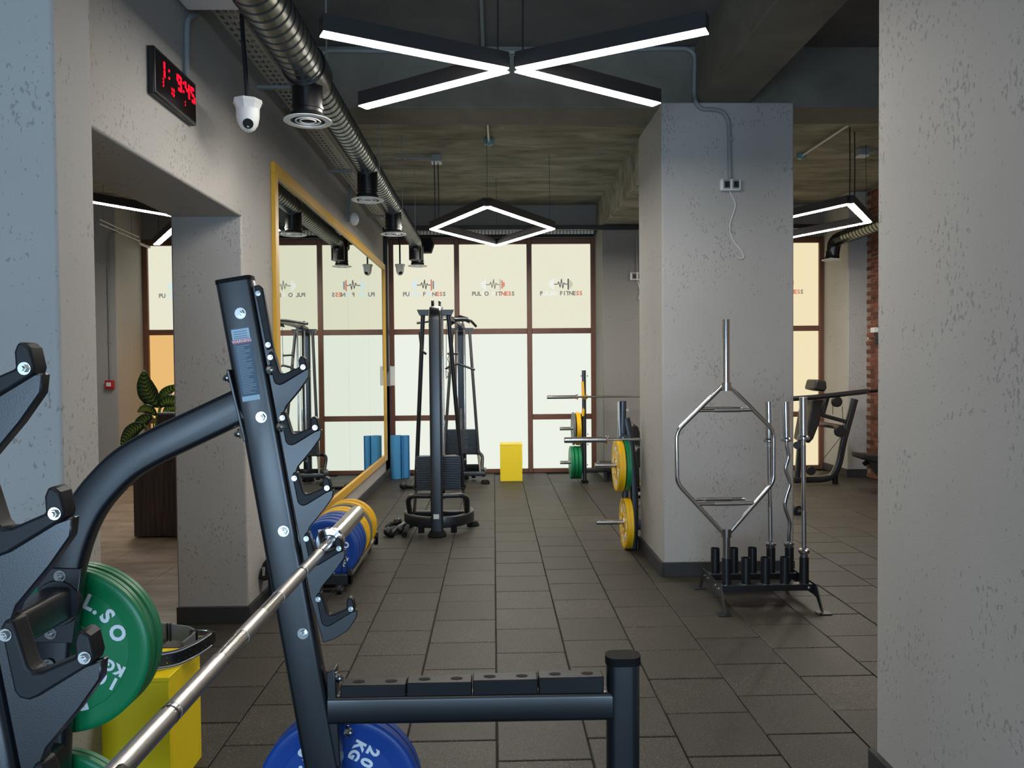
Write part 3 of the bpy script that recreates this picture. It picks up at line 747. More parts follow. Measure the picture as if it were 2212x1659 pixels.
# red call point and conduit on the far reception pier
p = at(238, 831, 10.60)
r = thing('fire_call_point', 'red fire call point at the foot of a wall pipe in reception', 'alarm', (p.x, 10.6, p.z-.05))
part('housing', G().cbox((p.x, 10.59, p.z), .11, .06, .12), M_REDP, r, .008)
part('push_plate', G().cbox((p.x, 10.555, p.z+.005), .06, .01, .055), M_WPL, r)
part('feed_pipe', G().tube(fillet([(p.x, 10.6, p.z+.06), at(232, 520, 10.6), at(240, 503, 10.6), at(258, 500, 10.6)], .06, 4), .011, 8, upv=(0, 1, 0)), M_GPL, r)
p = at(318, 530, 10.9)
single('pipe_bend', G().tube(fillet([at(300, 518, 10.8), at(302, 526, 10.8), at(322, 534, 11.0), at(322, 534, 11.44)], .04, 4), .02, 8), M_WPL, 'short white pipe bend under the reception tray', 'pipe')
single('ceiling_conduit', G().cyl((onz(1040, 5, ZC-.02).x, 3.6, ZC-.02), (onz(1040, 5, ZC-.02).x, YB, ZC-.02), .014, 8), M_GPL, 'straight grey pipe on the dark slab above the crossing lamp', 'pipe')
# ================================================================ foreground squat rack
YR0, DN = 2.0, -1.16        # front face of the far frame; shift to the near frame
TD = .055                   # tube depth
rack = thing('squat_rack', 'big black steel squat rack with stepped bar hooks in the foreground', 'rack', (-.6, 1.45, 0))
def A2(px, py): return at(px, py, YR0)
K = 2.0/F
def boltpart(par, c, ax, s=1.0): return part('bolt', hexbolt(c, ax, s), M_ZINC, par, label=None)
def frame(dy, far):
    def S(p): return Vector((p.x, p.y+dy, p.z))
    yc = YR0+dy+TD/2
    def mid(px, py): p = A2(px, py); return Vector((p.x, yc, p.z))
    top, bot = mid(501, 606), mid(693, 1659)
    d = (bot-top).normalized(); foot = top+d*((top.z-.02)/-d.z)
    u = part('upright', G().sweep([top, foot], rr(.092, TD, .013), (0, 1, 0)), M_STEEL, rack)
    part('end_cap', G().sweep([top-d*.008, top+d*.003], rr(.094, TD+.002, .014), (0, 1, 0)), M_MATTE, u)
    # base runner and front post with pad beam
    part('base_runner', G().sweep([Vector((-1.30, yc, .035)), Vector((.36, yc, .035))], rr(.07, TD, .012), (0, 1, 0)), M_STEEL, rack)
    pz0, pz1 = A2(1349, 1430), A2(1349, 1532)
    pt = part('front_post', G().sweep([Vector((pz0.x, yc, pz0.z)), Vector((pz0.x-.004, yc, .0))], rr(.088, TD+.008, .026, 5), (0, 1, 0)), M_STEEL, rack)
    part('end_cap', G().sweep([Vector((pz0.x, yc, pz0.z+.010)), Vector((pz0.x, yc, pz0.z-.012))], rr(.094, TD+.012, .028, 5), (0, 1, 0)), M_MATTE, pt)
    a, b = A2(706, 1538), A2(1324, 1528)
    part('pad_beam', G().sweep([Vector((a.x+.002, yc, a.z)), Vector((b.x, yc, b.z))], rr(.076, TD, .012), (0, 1, 0)), M_STEEL, rack)
    # gusset bolted to the upright
    gz = A2(735, 1480)
    part('gusset', G().prism([(A2(703, 1430).x, A2(703, 1455).z), (A2(722, 1452).x, A2(722, 1448).z), (A2(726, 1500).x, A2(726, 1500).z), (A2(735, 1659).x, A2(735, 1659).z), (A2(712, 1659).x, A2(712, 1659).z)], 'y', YR0+dy+.004, YR0+dy+TD-.004), M_STEEL, rack, .003)
    xb = [733, 877, 1020, 1163, 1306]
    for i in range(4):
        x0, x1 = A2(xb[i]+1, 1480).x, A2(xb[i+1]-1, 1480).x; zt = A2(1000, 1478-i*3+1.5).z
        z0 = a.z+.034
        pd = part('rubber_pad', G().box(x0, x1, YR0+dy+.003, YR0+dy+.055, z0, zt+.002), M_UHMW, rack, .003, 2)
        for fx in (.26, .76):
            xx = x0+(x1-x0)*fx
            part('slot_shade', G().prism([(xx+.0145*math.cos(t*PI/8)*1.1, YR0+dy+.029+.009*math.sin(t*PI/8)) for t in range(16)], 'z', zt+.0015, zt+.0030), M_MATTE, pd)  # flat black oval stands in for the shade inside the open hole
    # curved rear arm
    cpts = [(514, 877), (400, 931), (320, 970), (262, 1006), (215, 1052), (180, 1098), (152, 1158), (131, 1232), (118, 1320), (108, 1410), (101, 1530), (96, 1659)]
    path = [mid(x, y) for x, y in cpts]; path.append(Vector((path[-1].x-.03, yc, .04)))
    sp = []
    for i in range(len(path)-1):      # smooth
        p0 = path[max(0, i-1)]; p1 = path[i]; p2 = path[i+1]; p3 = path[min(len(path)-1, i+2)]
        for k in range(4):
            t = k/4; sp.append(.5*((2*p1)+(p2-p0)*t+(2*p0-5*p1+4*p2-p3)*t*t+(3*p1-p0-3*p2+p3)*t**3))
    sp.append(path[-1])
    part('curved_arm', G().sweep(sp, rr(.092, TD, .013), (0, 1, 0)), M_STEEL, rack)
    f0, f1 = A2(497, 798), A2(534, 952); dd = (f1-f0).normalized(); nn = Vector((-dd.z, 0, dd.x))
    if nn.x > 0: nn = -nn
    g = G()
    for s0, s1 in ((0, 1),):
        q = [f0, f1, f1+nn*.008, f0+nn*.008]
        g.prism([(v.x, v.z) for v in q], 'y', YR0+dy-.008, YR0+dy+TD+.004)
    fp = part('flange_plate', g, M_STEEL, rack, .002)
    for (px, py) in ((492, 815), (517, 937)):
        p = A2(px, py); boltpart(fp, Vector((p.x, YR0+dy+.02, p.z))+nn*.004, nn, .95)
    # bolts through the upright
    for (px, py) in ((520, 677), (565, 901), (613, 1147), (655, 1368)):
        p = A2(px, py); boltpart(u, Vector((p.x, YR0+dy, p.z)), (0, -1, 0), 1.05)
    for (px, py) in ((721, 1471), (744, 1589)):
        p = A2(px, py); boltpart(rack, Vector((p.x+.002, YR0+dy+.022, p.z)), (1, -.3, -.1), 1.15)
    for (px, py) in ((628, 1487), (652, 1607)):
        p = A2(px, py); boltpart(rack, Vector((p.x+.004, YR0+dy+.03, p.z)), (-1, 0, .1), .9)
    # sleeve plate with bolts where the cross tube meets the arm
    sl = part('sleeve_plate', G().prism([(A2(*q).x, A2(*q).z) for q in ((86, 1225), (178, 1228), (160, 1388), (76, 1386))], 'y', YR0+dy-.006, YR0+dy), M_STEEL, rack, .002)
    for (px, py) in ((133, 1243), (113, 1366), (107, 1434)):
        p = A2(px, py); boltpart(sl, Vector((p.x, YR0+dy-.006, p.z)), (0, -1, 0), 1.1)
    # stepped hook plate: one steel strip, five plastic liners
    yb0, yb1 = YR0+dy+.004, YR0+dy+.020
    UNIT_S = [(613, 889), (620, 879), (647, 842), (669, 815), (671, 797), (663, 786)]
    def loc(px, py, i): q = A2(px+25.8*i, py+130.5*i); return (q.x, q.z)
    back = [loc(574, 762, 0), loc(540, 618, 0)]
    poly = [loc(543, 618, 0), loc(560, 616, 0), loc(567, 622, 0), loc(590, 756, 0), loc(604, 812, 0), loc(648, 799, 0)]
    poly += [loc(668, 797, 0), loc(666, 815, 0), loc(647, 842, 0), loc(617, 878, 0), loc(613, 889, 0)]
    for i in range(1, 5):
        poly += [loc(604, 818, i), loc(648, 804, i), loc(668, 797, i), loc(666, 815, i), loc(647, 842, i)]
        if i < 4: poly += [loc(617, 878, i), loc(613, 889, i)]
    poly += [loc(619, 860, 4), loc(594, 868, 4), loc(566, 770, 4)]
    hp = part('hook_plate', G().prism(poly, 'y', yb0, yb1), M_STEEL, rack, .002, 1)
    part('cover_strip', G().prism([loc(549, 617, 0), loc(560, 615, 0), loc(566, 622, 0), loc(589, 752, 0), loc(576, 757, 0)], 'y', YR0+dy, yb0+.001), M_UHMW, hp, .003)
    for (px, py) in ((557.5, 634), (579, 745)):
        q = loc(px, py, 0); boltpart(hp, Vector((q[0], YR0+dy, q[1])), (0, -1, 0), .5)
    for i in range(5):
        L_ = [(579, 766), (583, 759), (590, 759), (596, 778), (603, 801), (608, 807), (616, 806), (646, 793), (645, 778), (648, 770), (653, 769), (659, 774), (663, 792), (661, 799), (612, 829), (604, 832), (596, 830), (591, 824)]
        poly = [loc(x, y, i) for x, y in L_]
        ln = part('hook_liner', G().prism(poly, 'y', YR0+dy-.002, YR0+dy+.025), M_UHMW, hp, .004, 2)
        for (px, py) in ((584.5, 772), (655, 793)):
            q = loc(px, py, i); b = hexbolt(Vector((q[0], YR0+dy-.002, q[1])), (0, -1, 0), .5); part('bolt', b, M_ZINC, hp)
    # carriage bolts on the hook side
    for (px, py) in ((583, 799), (605, 922)):
        p = A2(px, py); g = hexbolt(Vector((p.x, YR0+dy+.004, p.z)), (.8, -.6, .1), 1.0); part('bolt', g, M_ZINC, u)
    if far:
        return mid
mid = frame(0, True)
_n0 = set(C.objects); frame(DN, False)
for o in set(C.objects)-_n0:
    if o.parent is rack: o.location.x -= .0115
# cross tubes joining the two frames
for (px, py, w) in ((128, 1301, .085), (105, 1640, .085)):
    p = A2(px, py); part('cross_tube', G().sweep([Vector((p.x+.0, YR0+.02, p.z)), Vector((p.x, YR0+DN+TD, p.z))], rr(.075, w, .014), (0, 0, 1)), M_STEEL, rack)
p = A2(142, 1262); part('weld_collar', G().lathe((A2(128, 1301).x, YR0-.012, A2(128, 1301).z), (0, 1, 0), [(0, .058), (.010, .062)], 20), M_STEEL, rack)
# warning sticker on the upright
t0, t1 = A2(518, 708), A2(544, 866); dd = (t1-t0).normalized(); tl = (t1-t0).length; ang = math.atan2(dd.x, -dd.z)
SM = Matrix.Translation((t0.x, YR0-.0006, t0.z)) @ Matrix.Rotation(-ang, 4, 'Y')
def st(name, x0, x1, z0, z1, mat, th=.0004, par=None): return part(name, G().box(x0, x1, -th, 0, z0, z1).xf(SM), mat, par or rack)
sw = .046
stk = st('warning_sticker', -sw/2-.001, sw/2+.001, -tl, 0, M_STKB, .0004)
stk['label'] = 'slate blue warning sticker with red band'
st('sticker_field', -sw/2, sw/2, -.030, -.003, M_STKW, .0008, stk)
st('sticker_band', -sw/2, sw/2, -.0405, -.030, M_STKR, .0008, stk)
st('sticker_field', -sw/2, sw/2, -tl+.001, -tl+.014, M_STKW, .0008, stk)
M_TXL = simple('sticker_text', (140, 160, 176), .5)
g = text('WARNING', .0105, .0003, .0002); part('sticker_lettering', g.xf(SM @ Matrix.Translation((0, -.0011, -.0352))), M_WHITE, stk)
g = G()
random.seed(3)
for i in range(30):
    z = -.046-i*(tl-.064)/30; w = sw*.8*random.choice((1, 1, .95, .9, .6, .75))
    g.box(-sw*.38, -sw*.38+w*.95, -.0010, -.0004, z-.0016, z)
o = part('sticker_small_print', g.xf(SM), M_TXL, stk); o['kind'] = 'stuff'
g = G()
for z in (-.009, -.015, -.021, -.026): g.box(-sw*.40, sw*.36, -.0013, -.0008, z-.0014, z)
o = part('sticker_small_print', g.xf(SM), M_STKB, stk); o['kind'] = 'stuff'
# ================================================================ bumper plates
def make_plate(kind, mat, kg, th, label):
    """local: axis along Y, face at y=0 looking towards -Y, back at y=th"""
    r = thing('bumper_plate', label, 'weight plate', (0, 0, 0))
    R = .225
    prof = [(.006, .026), (.006, .060), (.001, .064), (.001, .078), (.004, .082), (.004, .168), (.0052, .169), (.0052, .1705), (.004, .1715), (.001, .200), (0, .212), (.0015, .220), (.006, R),
            (th*.45, R), (th*.47, R-.002), (th*.53, R-.002), (th*.55, R), (th-.006, R), (th-.001, .218), (th, .205), (th-.004, .17), (th-.004, .06), (th-.004, .026), (.006, .026)]
    part('disc', G().lathe((0, 0, 0), (0, 1, 0), prof, 64, False), mat, r, local=True)
    part('steel_hub', G().lathe((0, 0, 0), (0, 1, 0), [(.002, .0265), (.002, .044), (.006, .046), (th-.006, .046), (th-.002, .044), (th-.002, .0265), (.002, .0265)], 32, False), M_SATIN, r, local=True)
    def ch(c, deg, rad, size, tilt=0):
        a = math.radians(deg)
        Mx = Matrix.Translation((rad*math.cos(a), .0030, rad*math.sin(a))) @ Matrix.Rotation(-(a-PI/2+math.radians(tilt)), 4, 'Y')
        part('letter', G().merge(text(c, size, .0008, .0022), Mx), M_WHITE, r, local=True)
    for base in ((0, 180) if kg else ()):
        for c, dg in (('P', 106), ('U', 85), ('L', 64), ('.', 53), ('S', 40), ('O', 19)): ch(c, base+dg, .146, .056)
        # weight mark, its up direction clockwise round the disc
        a = math.radians(base-28); cen = Vector((.137*math.cos(a), .003, .137*math.sin(a)))
        tiltY = (a-PI/2)-PI/2
        Rm = Matrix.Translation(cen) @ Matrix.Rotation(-tiltY, 4, 'Y')
        for txt, sz, zz in ((kg, .046, .020), ('KG', .040, -.020)):
            for k, c in enumerate(txt):
                xx = (k-(len(txt)-1)/2)*sz*.76
                part('letter', G().merge(text(c, sz, .0008, .002), Rm @ Matrix.Translation((xx, 0, zz))), M_WHITE, r, local=True)
    return r
PG = make_plate('g', M_GREEN, '10', .046, 'x'); PB = make_plate('b', M_BLUE, '20', .075, 'x'); PY = make_plate('y', M_YEL, '15', .062, 'x')
PGR = make_plate('q', M_GREYR, '', .03, 'x'); PG0 = make_plate('h', M_GREEN, '', .046, 'x'); PY0 = make_plate('z', M_YEL, '', .062, 'x')
used = set()
def plate(proto, loc, spin, label, group=None, axis='y'):
    """axis 'y': face towards the camera; 'x': face towards -X"""
    Rm = Matrix.Rotation(math.radians(-spin), 4, 'Y')
    if axis == 'x': Rm = Matrix.Rotation(-PI/2, 4, 'Z') @ Rm
    if axis == 'x+': Rm = Matrix.Rotation(PI/2, 4, 'Z') @ Rm
    e = Rm.to_euler()
    if proto not in used:
        used.add(proto); proto.location = loc; proto.rotation_euler = e; o = proto; o['label'] = label
        if group: o['group'] = group
    else: o = copy_tree(proto, loc, e, label, group)
    return o
def peg(par, c, axis, L_, r=.0245):
    c = Vector(c); a = Vector(axis).normalized()
    return part('plate_peg', G().lathe(c, a, [(0, r+.012), (.006, r+.012), (.007, r), (L_-.004, r), (L_, r-.004)], 24), M_SATIN, par)
GF = at(141, 1408, 2.085)
plate(PG, (GF.x, 2.085, GF.z), 0, 'green ten kilogram bumper plate on the rack, lettering facing the camera', 'green plates on the rack')
plate(PG, (GF.x, 2.085+.048, GF.z), 40, 'second green bumper plate tucked behind the lettered green one', 'green plates on the rack')
peg(rack, (GF.x, YR0+TD, GF.z), (0, 1, 0), .30)
G2 = at(118, 1803, 2.085)
plate(PG, (G2.x, 2.085, max(.232, G2.z)), 200, 'green bumper plate low on the rack at the bottom left edge', 'green plates on the rack')
peg(rack, (G2.x, YR0+TD, max(.232, G2.z)), (0, 1, 0), .30)
BF = at(731, 1722, 2.085)
plate(PB, (BF.x, 2.085, BF.z), 88, 'blue twenty kilogram bumper plate at the bottom of the rack upright')
peg(rack, (BF.x, YR0+TD, BF.z), (0, 1, 0), .30)
# ================================================================ barbells
def barbell(label, c, axis, upv, L_=2.2, sleeve=.415, rings=True, group=None, shaft=.014, name='barbell'):
    """c: inner face of the collar nearest the end at c + axis*(sleeve)"""
    c = Vector(c); a = Vector(axis).normalized(); sh = L_-2*sleeve-.03
    r = thing(name, label, 'barbell', c, group)
    o = c-a*sh
    part('shaft', G().cyl(c+a*.01, o-a*.01, shaft, 24), M_SATIN, r)
    for q, d in ((c, a), (o, -a)):
        part('collar', G().lathe(q, d, [(-.004, .019), (.0, .022), (.001, .037), (.006, .0395), (.014, .0395), (.018, .035), (.02, .025)], 36), M_CHROME, r)
        part('sleeve', G().lathe(q, d, [(.018, .029), (.035, .029), (.037, .0250), (sleeve-.004, .0250), (sleeve, .021)], 36), M_SATIN, r)
    if rings:
        for (t0_, t1_) in ((.13, .30), (.318, .50), (sh-.5, sh-.318), (sh-.30, sh-.13), (sh/2-.06, sh/2+.06)):
            part('knurling', G().cyl(c-a*t0_, c-a*t1_, shaft+.0004, 24), M_KNURL, r)
        for t0_ in (.122, .309, sh-.309, sh-.122): part('ring_mark', G().cyl(c-a*t0_, c-a*(t0_+.003), shaft-.0+.0006, 24), M_BLACK, r)
    return r
CB = at(712, 1172, YR0+.085)
barbell('long steel barbell lying across the foreground rack hooks', CB, (0, 1, 0), None)
# ================================================================ near yellow box and belts
def ybox(label, x0, x1, y0, y1, z, name='plyo_box'):
    r = thing(name, label, 'box', ((x0+x1)/2, (y0+y1)/2, 0)); t = .018
    part('front_panel', G().box(x0, x1, y0, y0+t, .002, z-t), M_YBOX, r, .001, 1)
    part('back_panel', G().box(x0, x1, y1-t, y1, .002, z-t), M_YBOX, r, .001, 1)
    part('side_panel', G().box(x0, x0+t, y0+t+.0006, y1-t-.0006, .002, z-t), M_YBOX, r, .001, 1)
    part('side_panel', G().box(x1-t, x1, y0+t+.0006, y1-t-.0006, .002, z-t), M_YBOX, r, .001, 1)
    part('top_panel', G().box(x0-.001, x1+.001, y0-.001, y1+.001, z-t+.0008, z), M_YBOX, r, .0015, 1)
    return r
p0 = at(369, 1450, 2.86); xr = p0.x; ZB = .455
ybox('yellow wooden box under a leather belt beside the green plates', xr-.30, xr, 2.84, 3.14, ZB)
def belt(name, label, pts, h, mat, z0, extra=None):
    """strap standing on edge; pts floor plan"""
    r = thing(name, label, 'belt', (pts[0][0], pts[0][1], z0))
    P = fillet([Vector((x, y, 0)) for x, y in pts], .06, 4); n = len(P); g = G()
    hs = [h]*n
    for sgn, zz in ((1, 0),):
        vs = []; 
        for i, p in enumerate(P):
            d = (P[min(n-1, i+1)]-P[max(0, i-1)]).normalized(); nn = Vector((-d.y, d.x, 0))*.0045
            hh = h*(1 if i < n-1 else .62); zl = z0+(h-hh)/2 + 0
            rise = (pts_rise(i/(n-1)) if extra else 0)
            for q in (p+nn, p-nn):
                for z in (zl+rise, zl+hh+rise): vs.append(q+Vector((0, 0, z)))
        fs = []
        for i in range(n-1):
            a = i*4; b = a+4
            fs += [(a, b, b+1, a+1), (a+2, a+3, b+3, b+2), (a+1, b+1, b+3, a+3), (a, a+2, b+2, b)]
        fs += [(0, 1, 3, 2), (n*4-4, n*4-2, n*4-1, n*4-3)]
        g.add(vs, fs)
    part('strap', g, mat, r, .0015, 1)
    return r, P
def pts_rise(t): return .0+.012*max(0, t-.35)/.65
bz = ZB+.002
ept = [(xr-.30, 2.80), (xr-.24, 2.795), (xr-.12, 2.80), (xr-.02, 2.85), (xr+.06, 2.93), (xr+.115, 3.02)]
by0 = 2.86
q = [onz(x, y, ZB+.05) for x, y in ()]
def bp(px, py, z): v = onz(px, py, z); return (v.x, v.y)
band = [bp(300, 1448, ZB+.01), bp(345, 1441, ZB+.01), bp(385, 1434, ZB+.01), bp(420, 1420, ZB+.01), bp(447, 1404, ZB+.012), bp(464, 1392, ZB+.012)]
band = [(x, y) for x, y in band]
bh = .062
b1, P = belt('lifting_belt', 'black leather lifting belt with white stitching and studs on the yellow box', band, bh, M_LEATH, ZB+.003, True)
n = len(P)
for zf, nm in ((.08, 'stitching'), (.13, 'stitching'), (.87, 'stitching'), (.92, 'stitching')):
    path = []
    for i, p in enumerate(P[:-1]):
        d = (P[min(n-1, i+1)]-P[max(0, i-1)]).normalized(); nn = Vector((d.y, -d.x, 0))*.0052
        path.append(p+nn+Vector((0, 0, ZB+.003+bh*zf+pts_rise(i/(n-1)))))
    part('stitching', G().tube(path, .0007, 4, upv=(0, 0, 1)), M_WHITE, b1)
for k in range(8):
    for zf in (.32, .66):
        t = .22+.085*k; i = int(t*(n-1)); fr = t*(n-1)-i; p = P[i].lerp(P[i+1], fr); d = (P[i+1]-P[i]).normalized(); nn = Vector((d.y, -d.x, 0))
        c = p+nn*.005+Vector((0, 0, ZB+.003+bh*zf+pts_rise(t)))
        part('eyelet', G().cyl(c, c+nn*.0012, .0022, 8), M_ZINC, b1)
Zi = ZB+.02
band2 = [bp(395, 1425, ZB+.0), bp(425, 1400, ZB+.0), bp(410, 1388, ZB+.0), bp(375, 1384, ZB+.0), bp(330, 1380, ZB+.0), bp(290, 1388, ZB+.0)]
b2, P2 = belt('lifting_belt', 'grey suede lined belt with steel buckle curled behind the studded belt', band2, .066, M_SUEDE, ZB+.004)
c = Vector((*bp(428, 1398, ZB), ZB+.045)); dx = Vector((.05, .012, -.004))
part('buckle_frame', G().tube([c+Vector((0, 0, .026)), c+dx+Vector((0, 0, .022)), c+dx*1.05+Vector((0, 0, -.02)), c+Vector((0, 0, -.026))], .0032, 8, True, upv=(0, 1, .1)), M_CHROME, b2)
part('buckle_prong', G().cyl(c, c+dx*1.35, .0028, 8), M_CHROME, b2)
part('buckle_prong', G().cyl(c+Vector((0, 0, -.016)), c+dx+Vector((0, 0, -.010)), .0028, 8), M_CHROME, b2)
part('leather_tab', G().cbox((c.x-.014, c.y-.006, c.z), .030, .014, .058), M_LEATH, b2, .004)
for (px, py) in ((362, 1384), (369, 1384)):
    v = onz(px, py, ZB); part('belt_loop', G().cbox((v.x, v.y-.004, ZB+.038), .007, .014, .076), M_LEATH, b2, .002)
# far yellow box
a, b = onz(1081, 1040, 0), onz(1127, 1039, 0)
ybox('yellow wooden box standing alone by the bright windows', a.x, b.x+.01, a.y, a.y+.3, .515)
# ================================================================ rolled blue mats
a = onz(857, 1036, 0)
def roll(x, y, r0_, h, label):
    g = G(); n = 60; turns = 3.2; out = []; 
    for i in range(n+1):
        t = i/n; ang = -turns*2*PI*t+1.0; rr_ = r0_*(.25+.75*t); out.append((x+rr_*math.cos(ang), y+rr_*math.sin(ang)))
    th = .008; vs = []; fs = []
    for i, (a_, b_) in enumerate(out):
        v = Vector((a_-x, b_-y)).normalized()
        for rr_ in (0, th):
            for z in (.004, h): vs.append((a_-v.x*rr_, b_-v.y*rr_, z))
    for i in range(n):
        k = i*4; j = k+4
        fs += [(k, k+1, j+1, j), (k+2, j+2, j+3, k+3), (k+1, k+3, j+3, j+1), (k, j, j+2, k+2)]
    fs += [(0, 2, 3, 1), (n*4, n*4+1, n*4+3, n*4+2)]
    g.add(vs, fs)
    return single('rolled_mat', g, M_BLUEM, label, 'mat', None, org=Vector((x, y, 0)))
roll(a.x-.015, a.y+.08, .093, .62, 'rolled blue foam mat standing closest to the mirror wall')
roll(a.x+.105, a.y+.16, .066, .612, 'slimmer rolled blue foam mat standing on its right')
# ================================================================ plate toaster along the mirror wall
XT = -1.22
tst = thing('plate_trolley', 'low black wheeled trolley holding a row of bumper plates', 'rack', (XT, 6.0, 0))
for s in (-1, 1):
    part('side_rail', G().sweep([(XT+s*.17, 5.42, .105), (XT+s*.17, 6.66, .105)], rr(.03, .03, .005), (0, 0, 1)), M_SATIN if s > 0 else M_STEEL, tst)  # right rail is a black tube; bright steel imitates its highlight
for y in (5.43, 6.65):
    part('end_bar', G().box(XT-.20, XT+.20, y-.02, y+.02, .06, .13), M_STEEL, tst, .004)
    for s in (-1, 1):
        part('corner_post', G().box(XT+s*.185-.015, XT+s*.185+.015, y-.02, y+.02, .055, .165), M_STEEL, tst, .003)
ys = [5.52, 5.625, 5.73, 5.835, 5.95, 6.05, 6.19, 6.28, 6.40, 6.50]
for i in range(len(ys)-1):
    y = ys[i]-.016
    part('divider', G().tube(fillet([(XT+.16, y, .10), (XT+.13, y, .30), (XT+.11, y, .12)], .02, 3), .004, 6, upv=(0, 1, 0)), M_BLACK, tst)
    part('divider', G().tube(fillet([(XT-.16, y, .10), (XT-.13, y, .30), (XT-.11, y, .12)], .02, 3), .004, 6, upv=(0, 1, 0)), M_BLACK, tst)
for s in (-1, 1):
    for y in (5.40, 6.68):
        w_ = part('castor', G().cyl((XT+s*.12-.014, y, .032), (XT+s*.12+.014, y, .032), .032, 20), M_BLACK, tst)
        part('castor_hub', G().cyl((XT+s*.12-.019, y, .032), (XT+s*.12+.019, y, .032), .012, 12), M_ZINC, w_)
        part('castor_fork', G().box(XT+s*.12-.02, XT+s*.12+.02, y-.012, y+.012, .045, .075), M_STEEL, tst)
names = ['front blue bumper plate of the trolley row with lettered face', 'second blue bumper plate of the trolley row', 'third blue bumper plate of the trolley row', 'last blue bumper plate before the yellow ones',
         'first yellow bumper plate behind the blue ones', 'second yellow bumper plate of the trolley row', 'thin grey plate between the yellow trolley plates', 'third yellow bumper plate of the trolley row', 'last yellow bumper plate at the window end of the trolley']
protos = [PB, PB, PB, PB, PY0, PY0, PGR, PY0, PY0]
for y, nm, pr in zip(ys, names, protos): plate(pr, (XT, y, .268), 0 if y < 5.6 else random.uniform(0, 360), nm, 'bumper plates on the trolley')
# black wall holder beside the pier
r = thing('wall_holder', 'black plastic holder fixed low on the pier side behind the rack upright', 'holder', (XW, 4.98, .1))
zc = onx(575, 1230, XW+.04).z; yy = onx(575, 1230, XW+.04).y
part('holder_body', G().prism([(XW, zc-.05), (XW+.035, zc-.065), (XW+.11, zc-.05), (XW+.10, zc+.08), (XW+.07, zc+.10), (XW+.03, zc+.05)], 'y', yy-.05, yy+.12), M_UHMW, r, .01)
part('holder_stem', G().box(XW+.05, XW+.10, yy, yy+.05, .0, zc), M_BLACK, r, .004)
part('glossy_clip', G().box(XW+.03, XW+.05, yy-.056, yy-.05, zc-.03, zc+.03), M_ZINC, r, .003)
